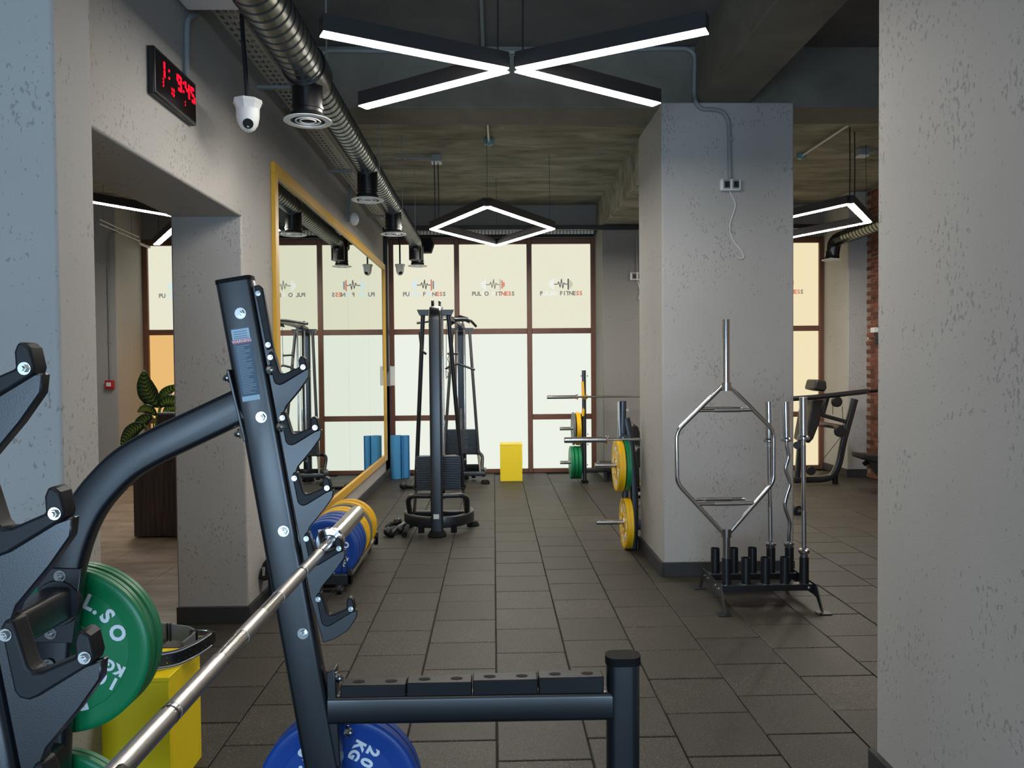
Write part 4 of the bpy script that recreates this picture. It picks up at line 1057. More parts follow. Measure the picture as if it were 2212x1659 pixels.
# ================================================================ cable crossover machine
cm = thing('cable_crossover', 'tall black cable machine of two towers joined by a top bar', 'gym machine', (-.5, 9.0, 0))
def tower(xc, yf, s, zt=2.14):
    """yf: front foot; s=+1: base opens away from the camera"""
    Y = lambda d: yf+s*d
    V = lambda x, d, z: Vector((xc+x, Y(d), z))
    mast = part('mast', G().sweep(fillet([V(0, .06, .02), V(0, .06, zt-.01), V(0, .40, zt+.02)], .10, 6), rr(.07, .115, .02), (1, 0, 0)), M_STEEL, cm)
    part('mast_foot', G().lathe(V(0, .06, 0), (0, 0, 1), [(0, .088), (.012, .09), (.05, .07)], 28), M_MATTE, cm)
    part('top_crossbar', G().prism([(xc-.175, zt), (xc+.175, zt), (xc+.15, zt-.055), (xc-.15, zt-.055)], 'y', Y(.12), Y(.19)), M_STEEL, cm, .004)
    for sx in (-1, 1):
        part('stay_tube', G().tube([V(sx*.12, .17, zt-.04), V(sx*.235, .44, .38)], .021, 12), M_STEEL, cm)
        part('stay_sleeve', G().tube([V(sx*.231, .43, .41), V(sx*.262, .50, .10)], .017, 12), M_SATIN, cm)
        part('clamp_ring', G().tube([V(sx*.232, .434, .435), V(sx*.236, .444, .405)], .028, 12), M_STEEL, cm)
        part('foot', G().lathe(V(sx*.325, .52, 0), (0, 0, 1), [(0, .062), (.01, .064), (.045, .045)], 24), M_MATTE, cm)
        part('guard_tube', G().tube(fillet([V(sx*.03, .10, .375), V(sx*.285, .14, .375), V(sx*.275, .30, .12)], .09, 6), .025, 12), M_STEEL, cm)
        part('foot_pad', G().box(xc+sx*.155-.028, xc+sx*.155+.028, min(Y(.10), Y(.15)), max(Y(.10), Y(.15)), .02, .10), M_MATTE, cm, .003)
        gr = part('guide_rod', G().cyl(V(sx*.05+.0, .34, .30), V(sx*.05, .34, zt-.03), .0125, 14), M_CHROME, cm)
        part('rod_stop', G().cyl(V(sx*.05, .34, .66), V(sx*.05, .34, .73), .022, 14), M_MATTE, gr)
        pl = part('pulley', G().lathe(V(sx*.035-.01, .30, zt+.06), (1, 0, 0), [(0, .045), (.004, .048), (.010, .040), (.016, .048), (.02, .045)], 24), M_CHROME if sx > 0 else M_BLACK, cm)
        part('pulley_bracket', G().box(xc+sx*.035-.016, xc+sx*.035-.012, min(Y(.275), Y(.325)), max(Y(.275), Y(.325)), zt, zt+.10), M_SATIN, pl, .002)
    bow = [V(-.30, .50, .14), V(-.33, .30, .14), V(-.20, .14, .125), V(0, .09, .12), V(.20, .14, .125), V(.33, .30, .14), V(.30, .50, .14)]
    part('base_bow', G().sweep(fillet(bow, .08, 4), rr(.045, .105, .012), (0, 0, 1)), M_STEEL, cm)
    part('rear_bar', G().sweep([V(-.32, .50, .13), V(.32, .50, .13)], rr(.05, .06, .01), (0, 0, 1)), M_STEEL, cm)
    for k in range(20):
        z = .395+.0168*k
        part('weight_plate', G().box(xc-.215, xc+.215, min(Y(.30), Y(.40)), max(Y(.30), Y(.40)), z, z+.0145), M_STEEL, cm, .002, 1)
    part('stack_pin_bar', G().cyl(V(0, .34, .70), V(0, .34, 1.02), .012, 10), M_CHROME, cm)
    part('cable', G().cyl(V(.02, .30, 1.0), V(.02, .30, zt+.02), .003, 6), M_BLACK, cm)
    part('stack_cradle', G().box(xc-.06, xc+.06, min(Y(.31), Y(.39)), max(Y(.31), Y(.39)), .33, .392), M_MATTE, cm, .004)
    if s > 0:
        part('rating_label', G().box(xc-.03, xc+.022, Y(.0245)-.002, Y(.0245), .17, .215), M_WPL, cm)
        part('bar_hook', G().tube(fillet([V(-.155, .17, 1.93), V(-.135, .15, 1.75), V(-.09, .15, 1.72)], .04, 4), .012, 8), M_BLACK, cm)
    else:
        part('lower_seat_guard', G().box(xc+.05, xc+.26, Y(.40), Y(.30), .17, .24), M_MATTE, cm, .02)
t1x, t2x = at(944, 1100, 7.2).x, at(996, 900, 10.5).x
tower(t1x, 7.13, 1)
tower(t2x, 10.93, -1)
part('top_beam', G().sweep([(t1x, 7.45, 2.165), (t2x, 10.6, 2.165)], rr(.06, .045, .01), (0, 0, 1)), M_STEEL, cm)
pa = at(994, 692, 9.4)
part('centre_shroud', G().prism([(pa.x-.13, pa.z-.07), (pa.x-.09, pa.z+.03), (pa.x, pa.z+.06), (pa.x+.10, pa.z+.03), (pa.x+.12, pa.z-.04), (pa.x+.06, pa.z-.01), (pa.x-.04, pa.z-.01)], 'y', 9.3, 9.5), M_MATTE, cm, .01)
part('pull_up_grip', G().tube(fillet([(pa.x-.5, 9.1, 2.12), (pa.x-.2, 9.2, 2.17), (pa.x+.12, 9.2, 2.17), (pa.x+.2, 9.25, 2.08)], .06, 4), .016, 10), M_STEEL, cm)
# hanging attachments at the far tower
def A10(px, py, Y=9.7): return at(px, py, Y)
r = thing('pulldown_bar', 'black angled pulldown bar hanging inside the cable machine', 'bar', A10(990, 788))
part('handle_bar', G().tube([A10(962, 798), A10(972, 791), A10(990, 786), A10(1026, 799)], .014, 10, upv=(0, 1, 0)), M_BLACK, r)
part('snap_hook', G().tube([A10(990, 786), A10(990, 760)], .006, 8, upv=(0, 1, 0)), M_CHROME, r)
part('hanging_cable', G().cyl(A10(990, 760), A10(990, 706), .003, 6), M_BLACK, r)
r = thing('stirrup_handle', 'small silver handle hanging from the near tower cable', 'handle', A10(966, 815, 7.5))
part('stirrup', G().tube([A10(963, 800, 7.5), A10(968, 803, 7.5), A10(968, 812, 7.5), A10(964, 817, 7.5)], .005, 8, True, upv=(0, 1, 0)), M_CHROME, r)
part('hanging_cable', G().cyl(A10(964, 800, 7.5), A10(964, 700, 7.5), .003, 6), M_BLACK, r)
r = thing('snap_hook', 'silver snap hook hanging from a short arm at the far tower', 'hook', A10(970, 780))
part('hook_body', G().tube([A10(970, 768), A10(972, 775), A10(970, 783), A10(967, 776)], .006, 8, True, upv=(0, 1, 0)), M_CHROME, r)
part('short_arm', G().cyl(A10(966, 764), A10(990, 765), .012, 8), M_BLACK, r)
part('hanging_strap', G().cyl(A10(970, 768), A10(971, 757), .004, 6), M_BLACK, r)
# ---- cable attachments lying on the floor
def fz(px, py, z): return onz(px, py, z)
r = thing('rope_handle', 'black ball-ended rope handle at the left of the attachment pile', 'handle', fz(838, 1155, 0))
part('rope', G().tube([fz(841, 1146, .04), fz(836, 1138, .05), fz(845, 1132, .045), fz(858, 1130, .05)], .02, 10, upv=(0, 0, 1)), M_MATTE, r)
part('ball_end', G().sphere(fz(838, 1148, .045), .043, 16), M_BLACK, r)
part('ball_end', G().sphere(fz(859, 1127, .05), .045, 16), M_BLACK, r)
r = thing('cable_grip', 'short black and chrome grip lying across the attachment pile', 'handle', fz(845, 1158, 0))
part('grip', G().cyl(fz(846, 1154, .025), fz(862, 1137, .04), .02, 12), M_BLACK, r)
part('grip_end', G().sphere(fz(846, 1155, .025), .028, 12), M_MATTE, r)
part('chrome_link', G().cyl(fz(862, 1137, .045), fz(880, 1127, .05), .014, 10), M_CHROME, r)
part('grip_end', G().sphere(fz(866, 1143, .04), .038, 14), M_BLACK, r)
r = thing('tube_grip', 'plain grey tube grip lying next to the near tower base', 'handle', fz(873, 1153, 0))
part('tube', G().cyl(fz(873, 1154, .023), fz(882, 1132, .023), .022, 14), M_UHMW, r)
part('tube_end', G().cyl(fz(873, 1155, .023), fz(873.6, 1153, .023), .024, 14), M_MATTE, r)
r = thing('tricep_rope', 'black tricep rope with ball end lying beyond the near tower', 'rope', fz(885, 1056, 0))
part('ball_end', G().sphere(fz(871, 1049, .055), .05, 14), M_BLACK, r)
g = G(); 
path = [fz(873+i*3.6, 1052+(i % 2)*1.0, .028) for i in range(11)]
part('braid', G().tube(path, .022, 8, upv=(0, 0, 1)), M_MATTE, r)
# ================================================================ bar stand with bars
YS1, YS2 = 4.95, 5.22
st_ = thing('bar_stand', 'black ten-socket floor stand holding upright bars in front of the column', 'rack', (1.76, 5.08, 0))
x0 = at(1569, 1240, YS1).x; x1 = at(1737, 1240, YS1).x
xs1 = [x0+(x1-x0)*i/4 for i in range(5)]
x0b = at(1545, 1220, YS2).x; x1b = at(1705, 1220, YS2).x
xs2 = [x0b+(x1b-x0b)*i/4 for i in range(5)]
zr = .155
for (xs_, yy) in ((xs1, YS1), (xs2, YS2)):
    part('socket_rail', G().box(xs1[0]-.05, xs1[-1]+.05, yy-.032, yy+.032, zr-.042, zr), M_STEEL, st_, .003)
    for x in xs_:
        part('socket_tube', G().lathe((x, yy, zr-.002), (0, 0, 1), [(0, .034), (.004, .030), (.176, .030), (.176, .0265), (.02, .0265), (.02, .0001)], 24, False), M_STEEL, st_)
for s, x in ((-1, xs1[0]-.055), (1, xs1[-1]+.055)):
    prof = [(YS1-.07, zr+.01), (YS1-.09, zr-.02), (YS1-.165, .012), (YS1-.135, .012), (YS1-.07, zr-.075), (YS1-.03, zr-.07), (YS2+.05, zr-.07), (YS2+.09, zr-.075), (YS2+.15, .012), (YS2+.18, .012), (YS2+.11, zr-.02), (YS2+.09, zr+.01)]
    sp = part('side_frame', G().prism(prof, 'x', x-.004, x+.004), M_STEEL, st_)
    for y in (YS1-.15, YS2+.165):
        part('foot_plate', G().box(x-.05 if s < 0 else x-.035, x+.035 if s < 0 else x+.05, y-.035, y+.035, .001, .007), M_STEEL, st_)
    for y in (YS1-.03, YS1+.045, YS2-.05, YS2+.02):
        part('bolt', hexbolt((x+s*.004, y, zr-.022), (s, 0, 0), .75), M_ZINC, st_)
part('bolt', hexbolt((xs1[-1]+.02, YS1-.032, zr-.022), (0, -1, 0), .7), M_ZINC, st_)
# hex trap bar in the front left socket
yt = YS1
def TB(px, py, Y=yt): return at(px, py, Y)
hx = xs1[0]
tb = thing('hex_trap_bar', 'chrome hexagonal trap bar standing upright in the stand', 'barbell', (hx, yt, zr+.02))
lt, lb = TB(1461, 932), TB(1463, 1044); rt_, rb = TB(1671, 932), TB(1671, 1040)
jt, jb = TB(1567, 834), TB(1568, 1150)
zT, zB = jt.z, jb.z
path = [(hx-.022, yt, zT), (lt.x, yt, lt.z), (lb.x, yt, lb.z), (hx-.022, yt, zB)]
part('hex_frame', G().tube(fillet(path, .05, 5), .0145, 14, upv=(0, 1, 0)), M_CHROME, tb)
path = [(hx+.022, yt, zT), (rt_.x, yt, lt.z), (rt_.x, yt, lb.z), (hx+.022, yt, zB)]
part('hex_frame', G().tube(fillet(path, .05, 5), .0145, 14, upv=(0, 1, 0)), M_CHROME, tb)
zt = TB(1567, 690).z
part('sleeve', G().cyl((hx, yt, zT-.02), (hx, yt, zt), .025, 28), M_CHROME, tb)
part('sleeve', G().cyl((hx, yt, zr+.02), (hx, yt, zB+.01), .025, 28), M_CHROME, tb)
for z in (zT, zB): part('hub_collar', G().cyl((hx, yt, z-.03), (hx, yt, z+.025), .034, 28), M_CHROME, tb)
for zz, pyh in ((TB(1567, 886).z, 0), (TB(1567, 1088).z, 0)):
    f = abs(zz-(zT if zz > 1 else zB))/abs((lt.z if zz > 1 else lb.z)-(zT if zz > 1 else zB)); hw = .022+(rt_.x-hx-.022)*f
    part('handle', G().cyl((hx-hw, yt, zz), (hx+hw, yt, zz), .0125, 14), M_CHROME, tb)
    part('knurled_grip', G().cyl((hx-.075, yt, zz), (hx+.10, yt, zz), .0145, 16), M_KNURL, tb)
    hy = yt+.17
    part('raised_handle', G().tube(fillet([(hx-hw, yt, zz), (hx-hw+.01, hy, zz), (hx+hw-.01, hy, zz), (hx+hw, yt, zz)], .03, 4), .0125, 12, upv=(0, 0, 1)), M_CHROME, tb)
    part('knurled_grip', G().cyl((hx-.09, hy, zz), (hx+.09, hy, zz), .0145, 16), M_KNURL, tb)
def standing(label, x, y, ztop, zcol, sl, xtop=None, wavy=False, zlow=None):
    xt = x if xtop is None else xtop; zb = zr+.02
    r = thing('curl_bar' if wavy else 'straight_bar', label, 'barbell', (x, y, zb)); L_ = ztop-zb
    X = lambda z: x+(xt-x)*(z-zb)/L_
    lo = zlow
    ax = Vector((xt-x, 0, L_)).normalized()
    P0 = lambda z: Vector((X(z), y, z))
    part('sleeve', G().cyl(P0(ztop-sl), P0(ztop), .025, 28), M_CHROME, r)
    part('sleeve', G().cyl(P0(zb), P0(lo), .025, 28), M_CHROME, r)
    part('collar', G().lathe(P0(ztop-sl), -ax, [(-.01, .03), (0, .038), (.014, .038), (.02, .03)], 28), M_CHROME, r)
    part('collar', G().lathe(P0(lo), ax, [(-.01, .03), (0, .038), (.014, .038), (.02, .03)], 28), M_CHROME, r)
    if not wavy:
        part('shaft', G().cyl(P0(lo), P0(ztop-sl), .0145, 18), M_CHROME, r)
        h = ztop-sl-lo
        for a, b in ((.04, .36), (.62, .93)): part('knurled_grip', G().cyl(P0(lo+h*a), P0(lo+h*b), .0150, 18), M_KNURL, r)
    else:
        h = ztop-sl-lo; pts = [(0, 0), (.12, 0), (.22, -.010), (.31, .028), (.42, .0), (.5, -.018), (.58, .022), (.69, -.006), (.78, -.020), (.88, .006), (.93, 0), (1, 0)]
        pts = [(0, 0), (.10, .0), (.22, .012), (.36, -.024), (.44, -.016), (.58, .022), (.72, -.016), (.84, .016), (.92, .0), (1, 0)]
        part('wavy_shaft', G().tube(fillet([P0(lo+h*t)+Vector((d, 0, 0)) for t, d in pts], .03, 3), .0145, 14, upv=(0, 1, 0)), M_CHROME, r)
    return r
a = at(1660, 868, YS2)
standing('straight chrome bar in the back row nearest the trap bar', xs2[3], YS2, a.z, 0, .26, a.x, zlow=zr+.19)
a = at(1697, 868, YS2)
standing('wavy chrome curl bar in the back row of the stand', xs2[4], YS2, a.z, 0, .255, a.x, True, zlow=zr+.19)
a = at(1735, 858, YS1)
standing('straight chrome bar in the front right socket of the stand', xs1[4], YS1, a.z, 0, .26, a.x, zlow=at(1737, 1192, YS1).z)
# ================================================================ near bench press station behind the column
YN = 6.62
nb = thing('bench_station', 'black bench press station half hidden behind the middle column', 'gym machine', (1.3, YN, 0))
def AN(px, py, Y=YN): return at(px, py, Y)
part('upright', G().sweep([AN(1346, 866), AN(1345, 948)], rr(.05, .06, .01), (0, 1, 0)), M_STEEL, nb)
part('upright', G().sweep([AN(1350, 948), AN(1350, 1075)], rr(.05, .06, .01), (0, 1, 0)), M_STEEL, nb)
P = [AN(1352, 903), AN(1358, 930), AN(1365, 980), AN(1369, 1040), AN(1371, 1110), AN(1368, 1192)]
part('curved_post', G().sweep(fillet(P, .2, 4), rr(.065, .06, .014), (0, 1, 0)), M_STEEL, nb)
part('post_foot', G().cbox(AN(1369, 1192)+Vector((0, 0, .01)), .075, .09, .03), M_MATTE, nb, .004)
part('bar_cradle', G().prism([(AN(1335, 868).x, AN(1335, 868).z), (AN(1339, 866).x, AN(1339, 866).z), (AN(1341, 935).x, AN(1341, 935).z), (AN(1356, 940).x, AN(1356, 940).z), (AN(1356, 956).x, AN(1356, 956).z), (AN(1334, 952).x, AN(1334, 952).z)], 'y', YN-.035, YN+.02), M_STEEL, nb, .003)
part('cradle_liner', G().prism([(AN(x, y).x, AN(x, y).z) for x, y in ((1334, 868), (1336, 868), (1338, 940), (1335, 945))], 'y', YN-.045, YN+.0), M_SATIN, nb)
for (px, py) in ((1354, 885), (1344, 945)): part('bolt', hexbolt(AN(px, py)+Vector((0, -.03, 0)), (0, -1, 0), .9), M_ZINC, nb)
a = AN(1372, 1129); part('lower_crossbar', G().sweep([AN(1372, 1133), AN(1372, 1133)+Vector((.12, 0, 0))], rr(.09, .05, .01), (0, 1, 0)), M_STEEL, nb)
q = AN(1372, 1088, 7.2); part('seat_rail', G().sweep([q, q+Vector((.4, 0, 0))], rr(.05, .05, .008), (0, 1, 0)), M_SATIN, nb)
bk = [(AN(x, y, 7.5).x, AN(x, y, 7.5).z) for x, y in ((1362, 915), (1371, 915), (1376, 922), (1392, 985), (1394, 1000), (1366, 1000), (1358, 930))]
part('back_pad', G().prism(bk, 'y', 7.4, 7.7), M_PAD, nb, .02, 3)
sh = [(AN(x, y, 7.1).x, AN(x, y, 7.1).z) for x, y in ((1368, 978), (1376, 966), (1386, 966), (1395, 982), (1396, 1060), (1370, 1060))]
part('seat_shroud', G().prism(sh, 'y', 7.05, 7.3), M_BLACK, nb, .008)
part('adjuster_rod', G().cyl(AN(1381, 1010, 7.03), AN(1383, 1050, 7.03), .007, 8), M_CHROME, nb)
part('front_foot', G().prism([(AN(x, y, 7.0).x, AN(x, y, 7.0).z) for x, y in ((1374, 1052), (1390, 1052), (1393, 1075), (1373, 1075))], 'y', 6.95, 7.08), M_MATTE, nb, .006)
q = AN(1384, 1066, 6.945); part('rating_label', G().cbox(q, .045, .003, .032), M_WPL, nb)
def pegx(par, px, py, px2, Y):
    a, b = at(px, py, Y), at(px2, py, Y)
    return part('plate_peg', G().lathe((b.x, Y, a.z), (-1, 0, 0), [(0, .024), (b.x-a.x-.003, .024), (b.x-a.x, .020)], 20), M_SATIN, par)
pegx(nb, 1285, 1005, 1352, YN); pegx(nb, 1288, 1128, 1366, YN)
a = AN(1329, 1006); plate(PY, (a.x-.0, YN, a.z), 10, 'yellow bumper plate high on the near bench station', 'plates on the near bench station', 'x')
plate(PG0, (a.x+.066, YN, a.z), 0, 'green bumper plate behind the high yellow plate', 'plates on the near bench station', 'x')
a = AN(1346, 1129); plate(PY, (a.x-.0, YN, a.z), -20, 'lettered yellow bumper plate on the low peg of the near bench station', 'plates on the near bench station', 'x')
c = AN(1312, 949)
barbell('thick barbell racked on the near bench station', (c.x, YN-.03, c.z), (-1, 0, 0), None, L_=2.0, sleeve=.38, rings=False)
# ================================================================ far bench station by the windows
YFb = 10.4
fb = thing('bench_station', 'black bench station with yellow hooks in front of the right window', 'gym machine', (1.2, YFb, 0))
def AF(px, py, Y=YFb): return at(px, py, Y)
part('upright', G().sweep([AF(1261, 800), AF(1263, 1042)], rr(.052, .07, .012), (0, 1, 0)), M_STEEL, fb)
part('post_foot', G().cbox(AF(1263, 1042)+Vector((0, 0, .015)), .09, .12, .03), M_MATTE, fb, .004)
part('yellow_hook', G().prism([(AF(x, y).x, AF(x, y).z) for x, y in ((1256, 824), (1260, 824), (1262, 855), (1268, 852), (1268, 862), (1257, 862))], 'y', YFb-.06, YFb+.02), M_YEL, fb, .003)
part('yellow_hook', G().prism([(AF(x, y).x, AF(x, y).z) for x, y in ((1256, 892), (1259, 880), (1262, 885), (1261, 898), (1256, 900))], 'y', YFb-.06, YFb+.02), M_YEL, fb, .003)
P = [AF(1254, 895), AF(1257, 960), AF(1256, 1000), AF(1253, 1034)]
part('rear_brace', G().sweep(fillet(P, .2, 4), rr(.04, .06, .01), (0, 1, 0)), M_STEEL, fb)
part('low_beam', G().sweep([AF(1266, 1016), AF(1330, 1016)], rr(.055, .06, .01), (0, 1, 0)), M_STEEL, fb)
part('beam_leg', G().sweep([AF(1308, 1016), AF(1308, 1038)], rr(.05, .06, .01), (0, 1, 0)), M_STEEL, fb)
part('seat_pad', G().prism([(AF(x, y).x, AF(x, y).z) for x, y in ((1293, 998), (1340, 998), (1342, 1004), (1292, 1004))], 'y', YFb-.14, YFb+.14), M_PAD, fb, .015)
for (px, py) in ((1268, 812), (1256, 812), (1269, 938), (1269, 960), (1268, 1004), (1268, 1028)): part('bolt', hexbolt(AF(px, py), (1, 0, 0) if px > 1262 else (-1, 0, 0), .9), M_ZINC, fb)
pegx(fb, 1209, 926, 1258, YFb); pegx(fb, 1210, 999, 1258, YFb)
a = AF(1236, 926); plate(PGR, (a.x, YFb, a.z), 0, 'grey plate outermost on the high peg by the window', 'plates on the far bench station', 'x')
plate(PY0, (a.x+.045, YFb, a.z), 0, 'yellow bumper plate on the high peg by the window', 'plates on the far bench station', 'x')
a = AF(1231, 999)
for k, nm in enumerate(('outermost green plate on the low peg by the window', 'middle green plate on the low peg by the window', 'innermost green plate on the low peg by the window')):
    plate(PG0, (a.x+.05*k, YFb, a.z), 0, nm, 'plates on the far bench station', 'x')
c = AF(1247, 857)
barbell('long barbell racked on the far bench station by the windows', (c.x, YFb-.07, c.z), (-1, 0, 0), None, L_=2.2, sleeve=.42, rings=False)
# ================================================================ machine in the right room
YM = 10.0
def AM(px, py, Y=YM): return at(px, py, Y)
rm = thing('leg_machine', 'black curved-tube leg machine in the right room', 'gym machine', (4.2, YM, 0))
P = [AM(1846, 862), AM(1836, 900), AM(1822, 950), AM(1812, 1003), AM(1800, 1028), AM(1780, 1035), AM(1715, 1037)]
part('swept_frame', G().sweep(fillet(P, .12, 4), rr(.085, .07, .02), (0, 1, 0)), M_STEEL, rm)
for dy in (-.25, .25): part('top_rail', G().tube([AM(1700, 862, YM+dy), AM(1760, 858, YM+dy), AM(1868, 846, YM+dy)], .033, 12), M_STEEL, rm)
part('rail_bend', G().tube(fillet([AM(1868, 846, YM-.25), AM(1876, 845, YM), AM(1868, 846, YM+.25)], .1, 5), .033, 12, upv=(0, 0, 1)), M_STEEL, rm)
part('upper_strut', G().sweep([AM(1787, 858), AM(1777, 893)], rr(.055, .05, .01), (0, 1, 0)), M_STEEL, rm)
part('cross_strut', G().sweep([AM(1762, 893), AM(1838, 914)], rr(.05, .05, .01), (0, 1, 0)), M_STEEL, rm)
part('silver_strut', G().sweep([AM(1752, 912, YM+.1), AM(1833, 926, YM+.1)], rr(.07, .05, .012), (0, 1, 0)), M_SATIN, rm)
part('back_pad', G().prism([(AM(x, y).x, AM(x, y).z) for x, y in ((1742, 862), (1766, 862), (1757, 912), (1744, 945), (1735, 955), (1726, 950))], 'y', YM-.2, YM+.2), M_PAD, rm, .02, 3)
part('head_pad', G().prism([(AM(x, y).x, AM(x, y).z) for x, y in ((1753, 819), (1774, 822), (1776, 838), (1770, 846), (1747, 841))], 'y', YM-.16, YM+.16), M_PAD, rm, .025, 3)
for (px, py, rr_) in ((1809, 868, .07), (1816, 932, .075), (1753, 1017, .06)):
    c = AM(px, py, YM-.12); part('pulley', G().lathe(c, (0, 1, 0), [(0, rr_*.9), (.006, rr_), (.02, rr_*.88), (.034, rr_), (.04, rr_*.9)], 24), M_BLACK, rm)
for a_, b_ in (((1819, 877), (1822, 920)), ((1816, 944), (1764, 1010)), ((1799, 870), (1799, 895))):
    part('cable', G().cyl(AM(*a_, YM-.1), AM(*b_, YM-.1), .004, 6), M_BLACK, rm)
part('frame_foot', G().lathe(AM(1804, 1048), (0, 0, 1), [(0, .06), (.012, .055), (.02, .035), (.14, .035)], 16), M_MATTE, rm)
part('inner_post', G().sweep([AM(1728, 950), AM(1722, 1034)], rr(.06, .06, .01), (0, 1, 0)), M_STEEL, rm)
part('grip_bar', G().tube([AM(1870, 846), AM(1900, 844)], .02, 10), M_MATTE, rm)
part('seat_hinge', G().cyl(AM(1722, 962, YM-.2), AM(1722, 962, YM+.2), .05, 16), M_BLACK, rm)
r = thing('weight_bench', 'black padded bench end showing beside the right pier', 'bench', AM(1880, 1030, 9.2))
part('bench_pad', G().prism([(AM(x, y, 9.2).x, AM(x, y, 9.2).z) for x, y in ((1850, 976), (1862, 979), (1900, 982), (1920, 984), (1920, 1000), (1875, 996), (1852, 988))], 'y', 9.05, 9.35), M_PAD, r, .015, 3)
part('pad_bracket', G().prism([(AM(x, y, 9.2).x, AM(x, y, 9.2).z) for x, y in ((1872, 994), (1920, 996), (1920, 1040), (1896, 1028), (1880, 1008))], 'y', 9.15, 9.25), M_STEEL, r, .006)
part('leg_roller', G().cyl(AM(1866, 1003, 9.2), AM(1876, 996, 9.2), .028, 12), M_MATTE, r)
part('bench_foot', G().sweep([AM(1886, 1070, 9.2), AM(1925, 1076, 9.2)], rr(.05, .05, .01), (0, 1, 0)), M_STEEL, r)
part('foot_roller', G().cyl(AM(1891, 1080, 9.15), AM(1891, 1080, 9.3), .04, 14), M_MATTE, r)
part('bench_post', G().sweep([AM(1915, 1000, 9.2), AM(1915, 1076, 9.2)], rr(.06, .06, .01), (0, 1, 0)), M_STEEL, r)
r = thing('wall_pulley', 'white and black pulley bracket in front of the brick wall', 'pulley', AM(1893, 725, 10.3))
part('white_block', G().cbox(AM(1893, 713, 10.3), .12, .1, .07), M_WPL, r, .008)
part('black_block', G().cbox(AM(1897, 728, 10.3), .06, .08, .20), M_BLACK, r, .008)
part('arm', G().cyl(AM(1875, 731, 10.3), AM(1895, 731, 10.3), .014, 8), M_CHROME, r)
part('wall_plate', G().box(AM(1893, 725, 10.3).x, 5.25, 10.28, 10.32, AM(1893, 725, 10.3).z-.03, AM(1893, 725, 10.3).z+.03), M_BLACK, r)
r = thing('floor_wheel', 'small black machine wheel low behind the middle column', 'wheel', at(1723, 1075, 8.0))
c = at(1722, 1076, 8.0); part('wheel', G().cyl((c.x, 7.95, .05), (c.x, 8.05, .05), .05, 16), M_BLACK, r)
part('wheel_hub', G().cyl((c.x, 7.94, .05), (c.x, 8.06, .05), .018, 12), M_ZINC, r)
# ================================================================ reception counter and plant
YPl = 7.3
a = at(290, 1160, YPl); c1 = at(337, 893, YPl)
cab = thing('planter_cabinet', 'dark walnut cabinet seen through the reception opening', 'cabinet', ((a.x-2.6)/2, YPl+.3, 0))
zlow = at(310, 1000, YPl).z
part('low_body', G().box(a.x, -2.35, YPl, YPl+.55, .01, zlow), M_WOOD, cab, .002)
part('tall_body', G().box(c1.x, -2.35, YPl+.01, YPl+.50, zlow+.002, c1.z-.012), M_WOOD, cab, .002)
part('top_board', G().box(c1.x-.01, -2.34, YPl+.0, YPl+.51, c1.z-.012, c1.z+.004), M_GPL, cab, .002)
pl = thing('potted_plant', 'dieffenbachia-like plant with yellow-veined leaves by the walnut cabinet', 'plant', (c1.x-.13, YPl+.2, zlow))
pb = Vector((c1.x-.12, YPl+.22, zlow+.003))
part('pot', G().lathe(pb, (0, 0, 1), [(0, .075), (.16, .10), (.165, .095), (.15, .09), (.15, .001)], 24), M_POT, pl)
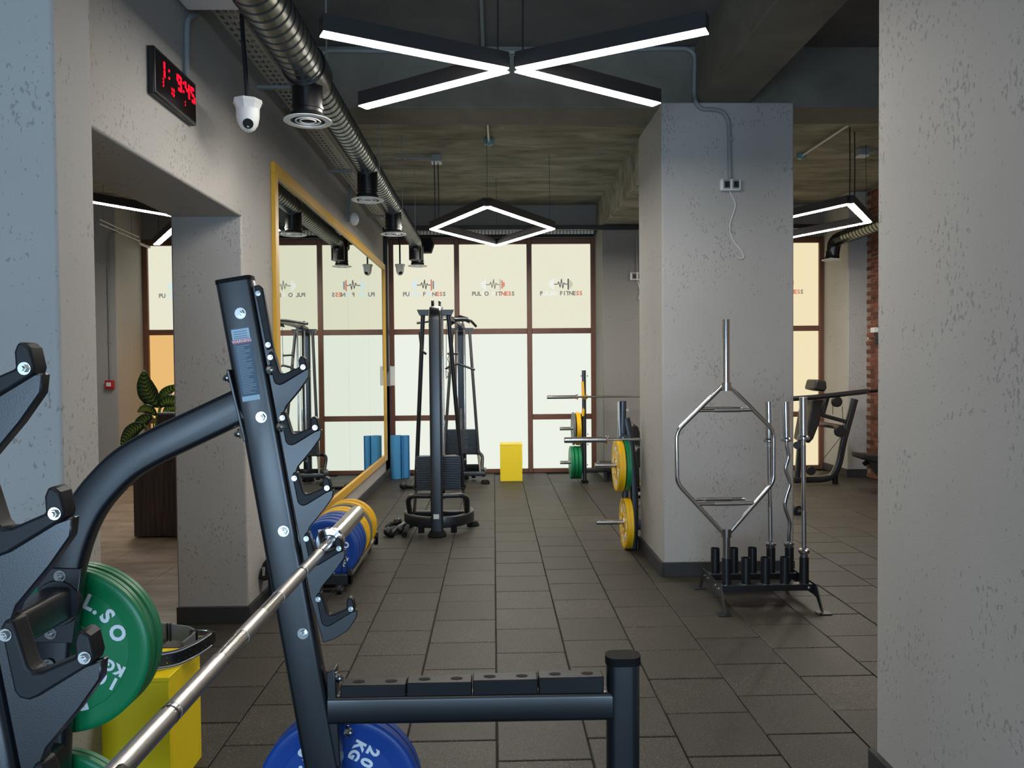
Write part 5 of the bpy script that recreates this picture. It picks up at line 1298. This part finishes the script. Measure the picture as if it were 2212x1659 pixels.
def leaf(base, mid_, tip, wid, nrm_hint=(0, -1, .2)):
    b, m_, t = Vector(base), Vector(mid_), Vector(tip); n = 10; nh = Vector(nrm_hint).normalized()
    ctr = []
    for i in range(n+1):
        s = i/n; ctr.append(b*(1-s)**2+m_*2*s*(1-s)+t*s*s)
    g, gv = G(), G(); vs = []
    for i, c in enumerate(ctr):
        s = i/n; d = (ctr[min(n, i+1)]-ctr[max(0, i-1)]).normalized(); sd = d.cross(nh).normalized(); up_ = sd.cross(d).normalized()
        w = wid*math.sin(PI*min(1, (s*.94+.03)))**.75*(1-.25*s)
        for k in (-1, -.5, 0, .5, 1): vs.append(c+sd*w*k+up_*(.10*w*abs(k)+.04*w*math.sin(s*22+k*2)*abs(k)))
    fs = []
    for i in range(n):
        for k in range(4): q = i*5+k; fs.append((q, q+1, q+6, q+5))
    g.add(vs, fs)
    lf = part('leaf', g, M_LEAF, pl)
    so = lf.modifiers.new('thick', 'SOLIDIFY'); so.thickness = .002
    for i in range(1, n):
        s = i/n; d = (ctr[i+1]-ctr[i-1]).normalized(); sd = d.cross(nh).normalized(); up_ = sd.cross(d).normalized()
        w = wid*math.sin(PI*(s*.94+.03))**.75*(1-.25*s)
        for sg in (-1, 1):
            for dd, ln in ((0, .80), (.045, .55)):
                c = ctr[i]+d*wid*dd*8*.25
                e = c+sd*sg*w*ln+d*w*.45+up_*(.10*w*ln+.003); c2 = c+up_*.004; hw = d*.0045
                off = nh*.003
                gv.add([c2-hw+off, c2+hw+off, e+hw*.4+off, e-hw*.4+off], [(0, 1, 2, 3)])
    v = part('leaf_veins', gv, M_LEAFY, lf)
    v['kind'] = 'stuff'
def Q(px, py, dy=0): return at(px, py, YPl+.1+dy)
root_ = pb+Vector((0, 0, .15))
lv = [((345, 878), (308, 850), (312, 800), .105, 0), ((350, 872), (345, 845), (392, 832), .06, .15), ((345, 880), (365, 850), (400, 880), .07, .0), ((352, 893), (375, 870), (400, 884), .06, .1),
      ((338, 898), (318, 872), (297, 890), .05, -.12), ((330, 900), (300, 905), (293, 942), .07, -.1), ((312, 918), (280, 925), (262, 962), .075, -.2)]
for (b_, m_, t_, w_, dy) in lv:
    lb_ = Q(*b_, dy); leaf(lb_, Q(*m_, dy), Q(*t_, dy), w_)
    part('stem', G().tube(fillet([root_, (root_+lb_)/2+Vector((0, 0, .05)), lb_], .05, 3), .008, 6), M_LEAFY, pl)
# pale leaf pattern cut out of the amber film is part of the window; skirting gap
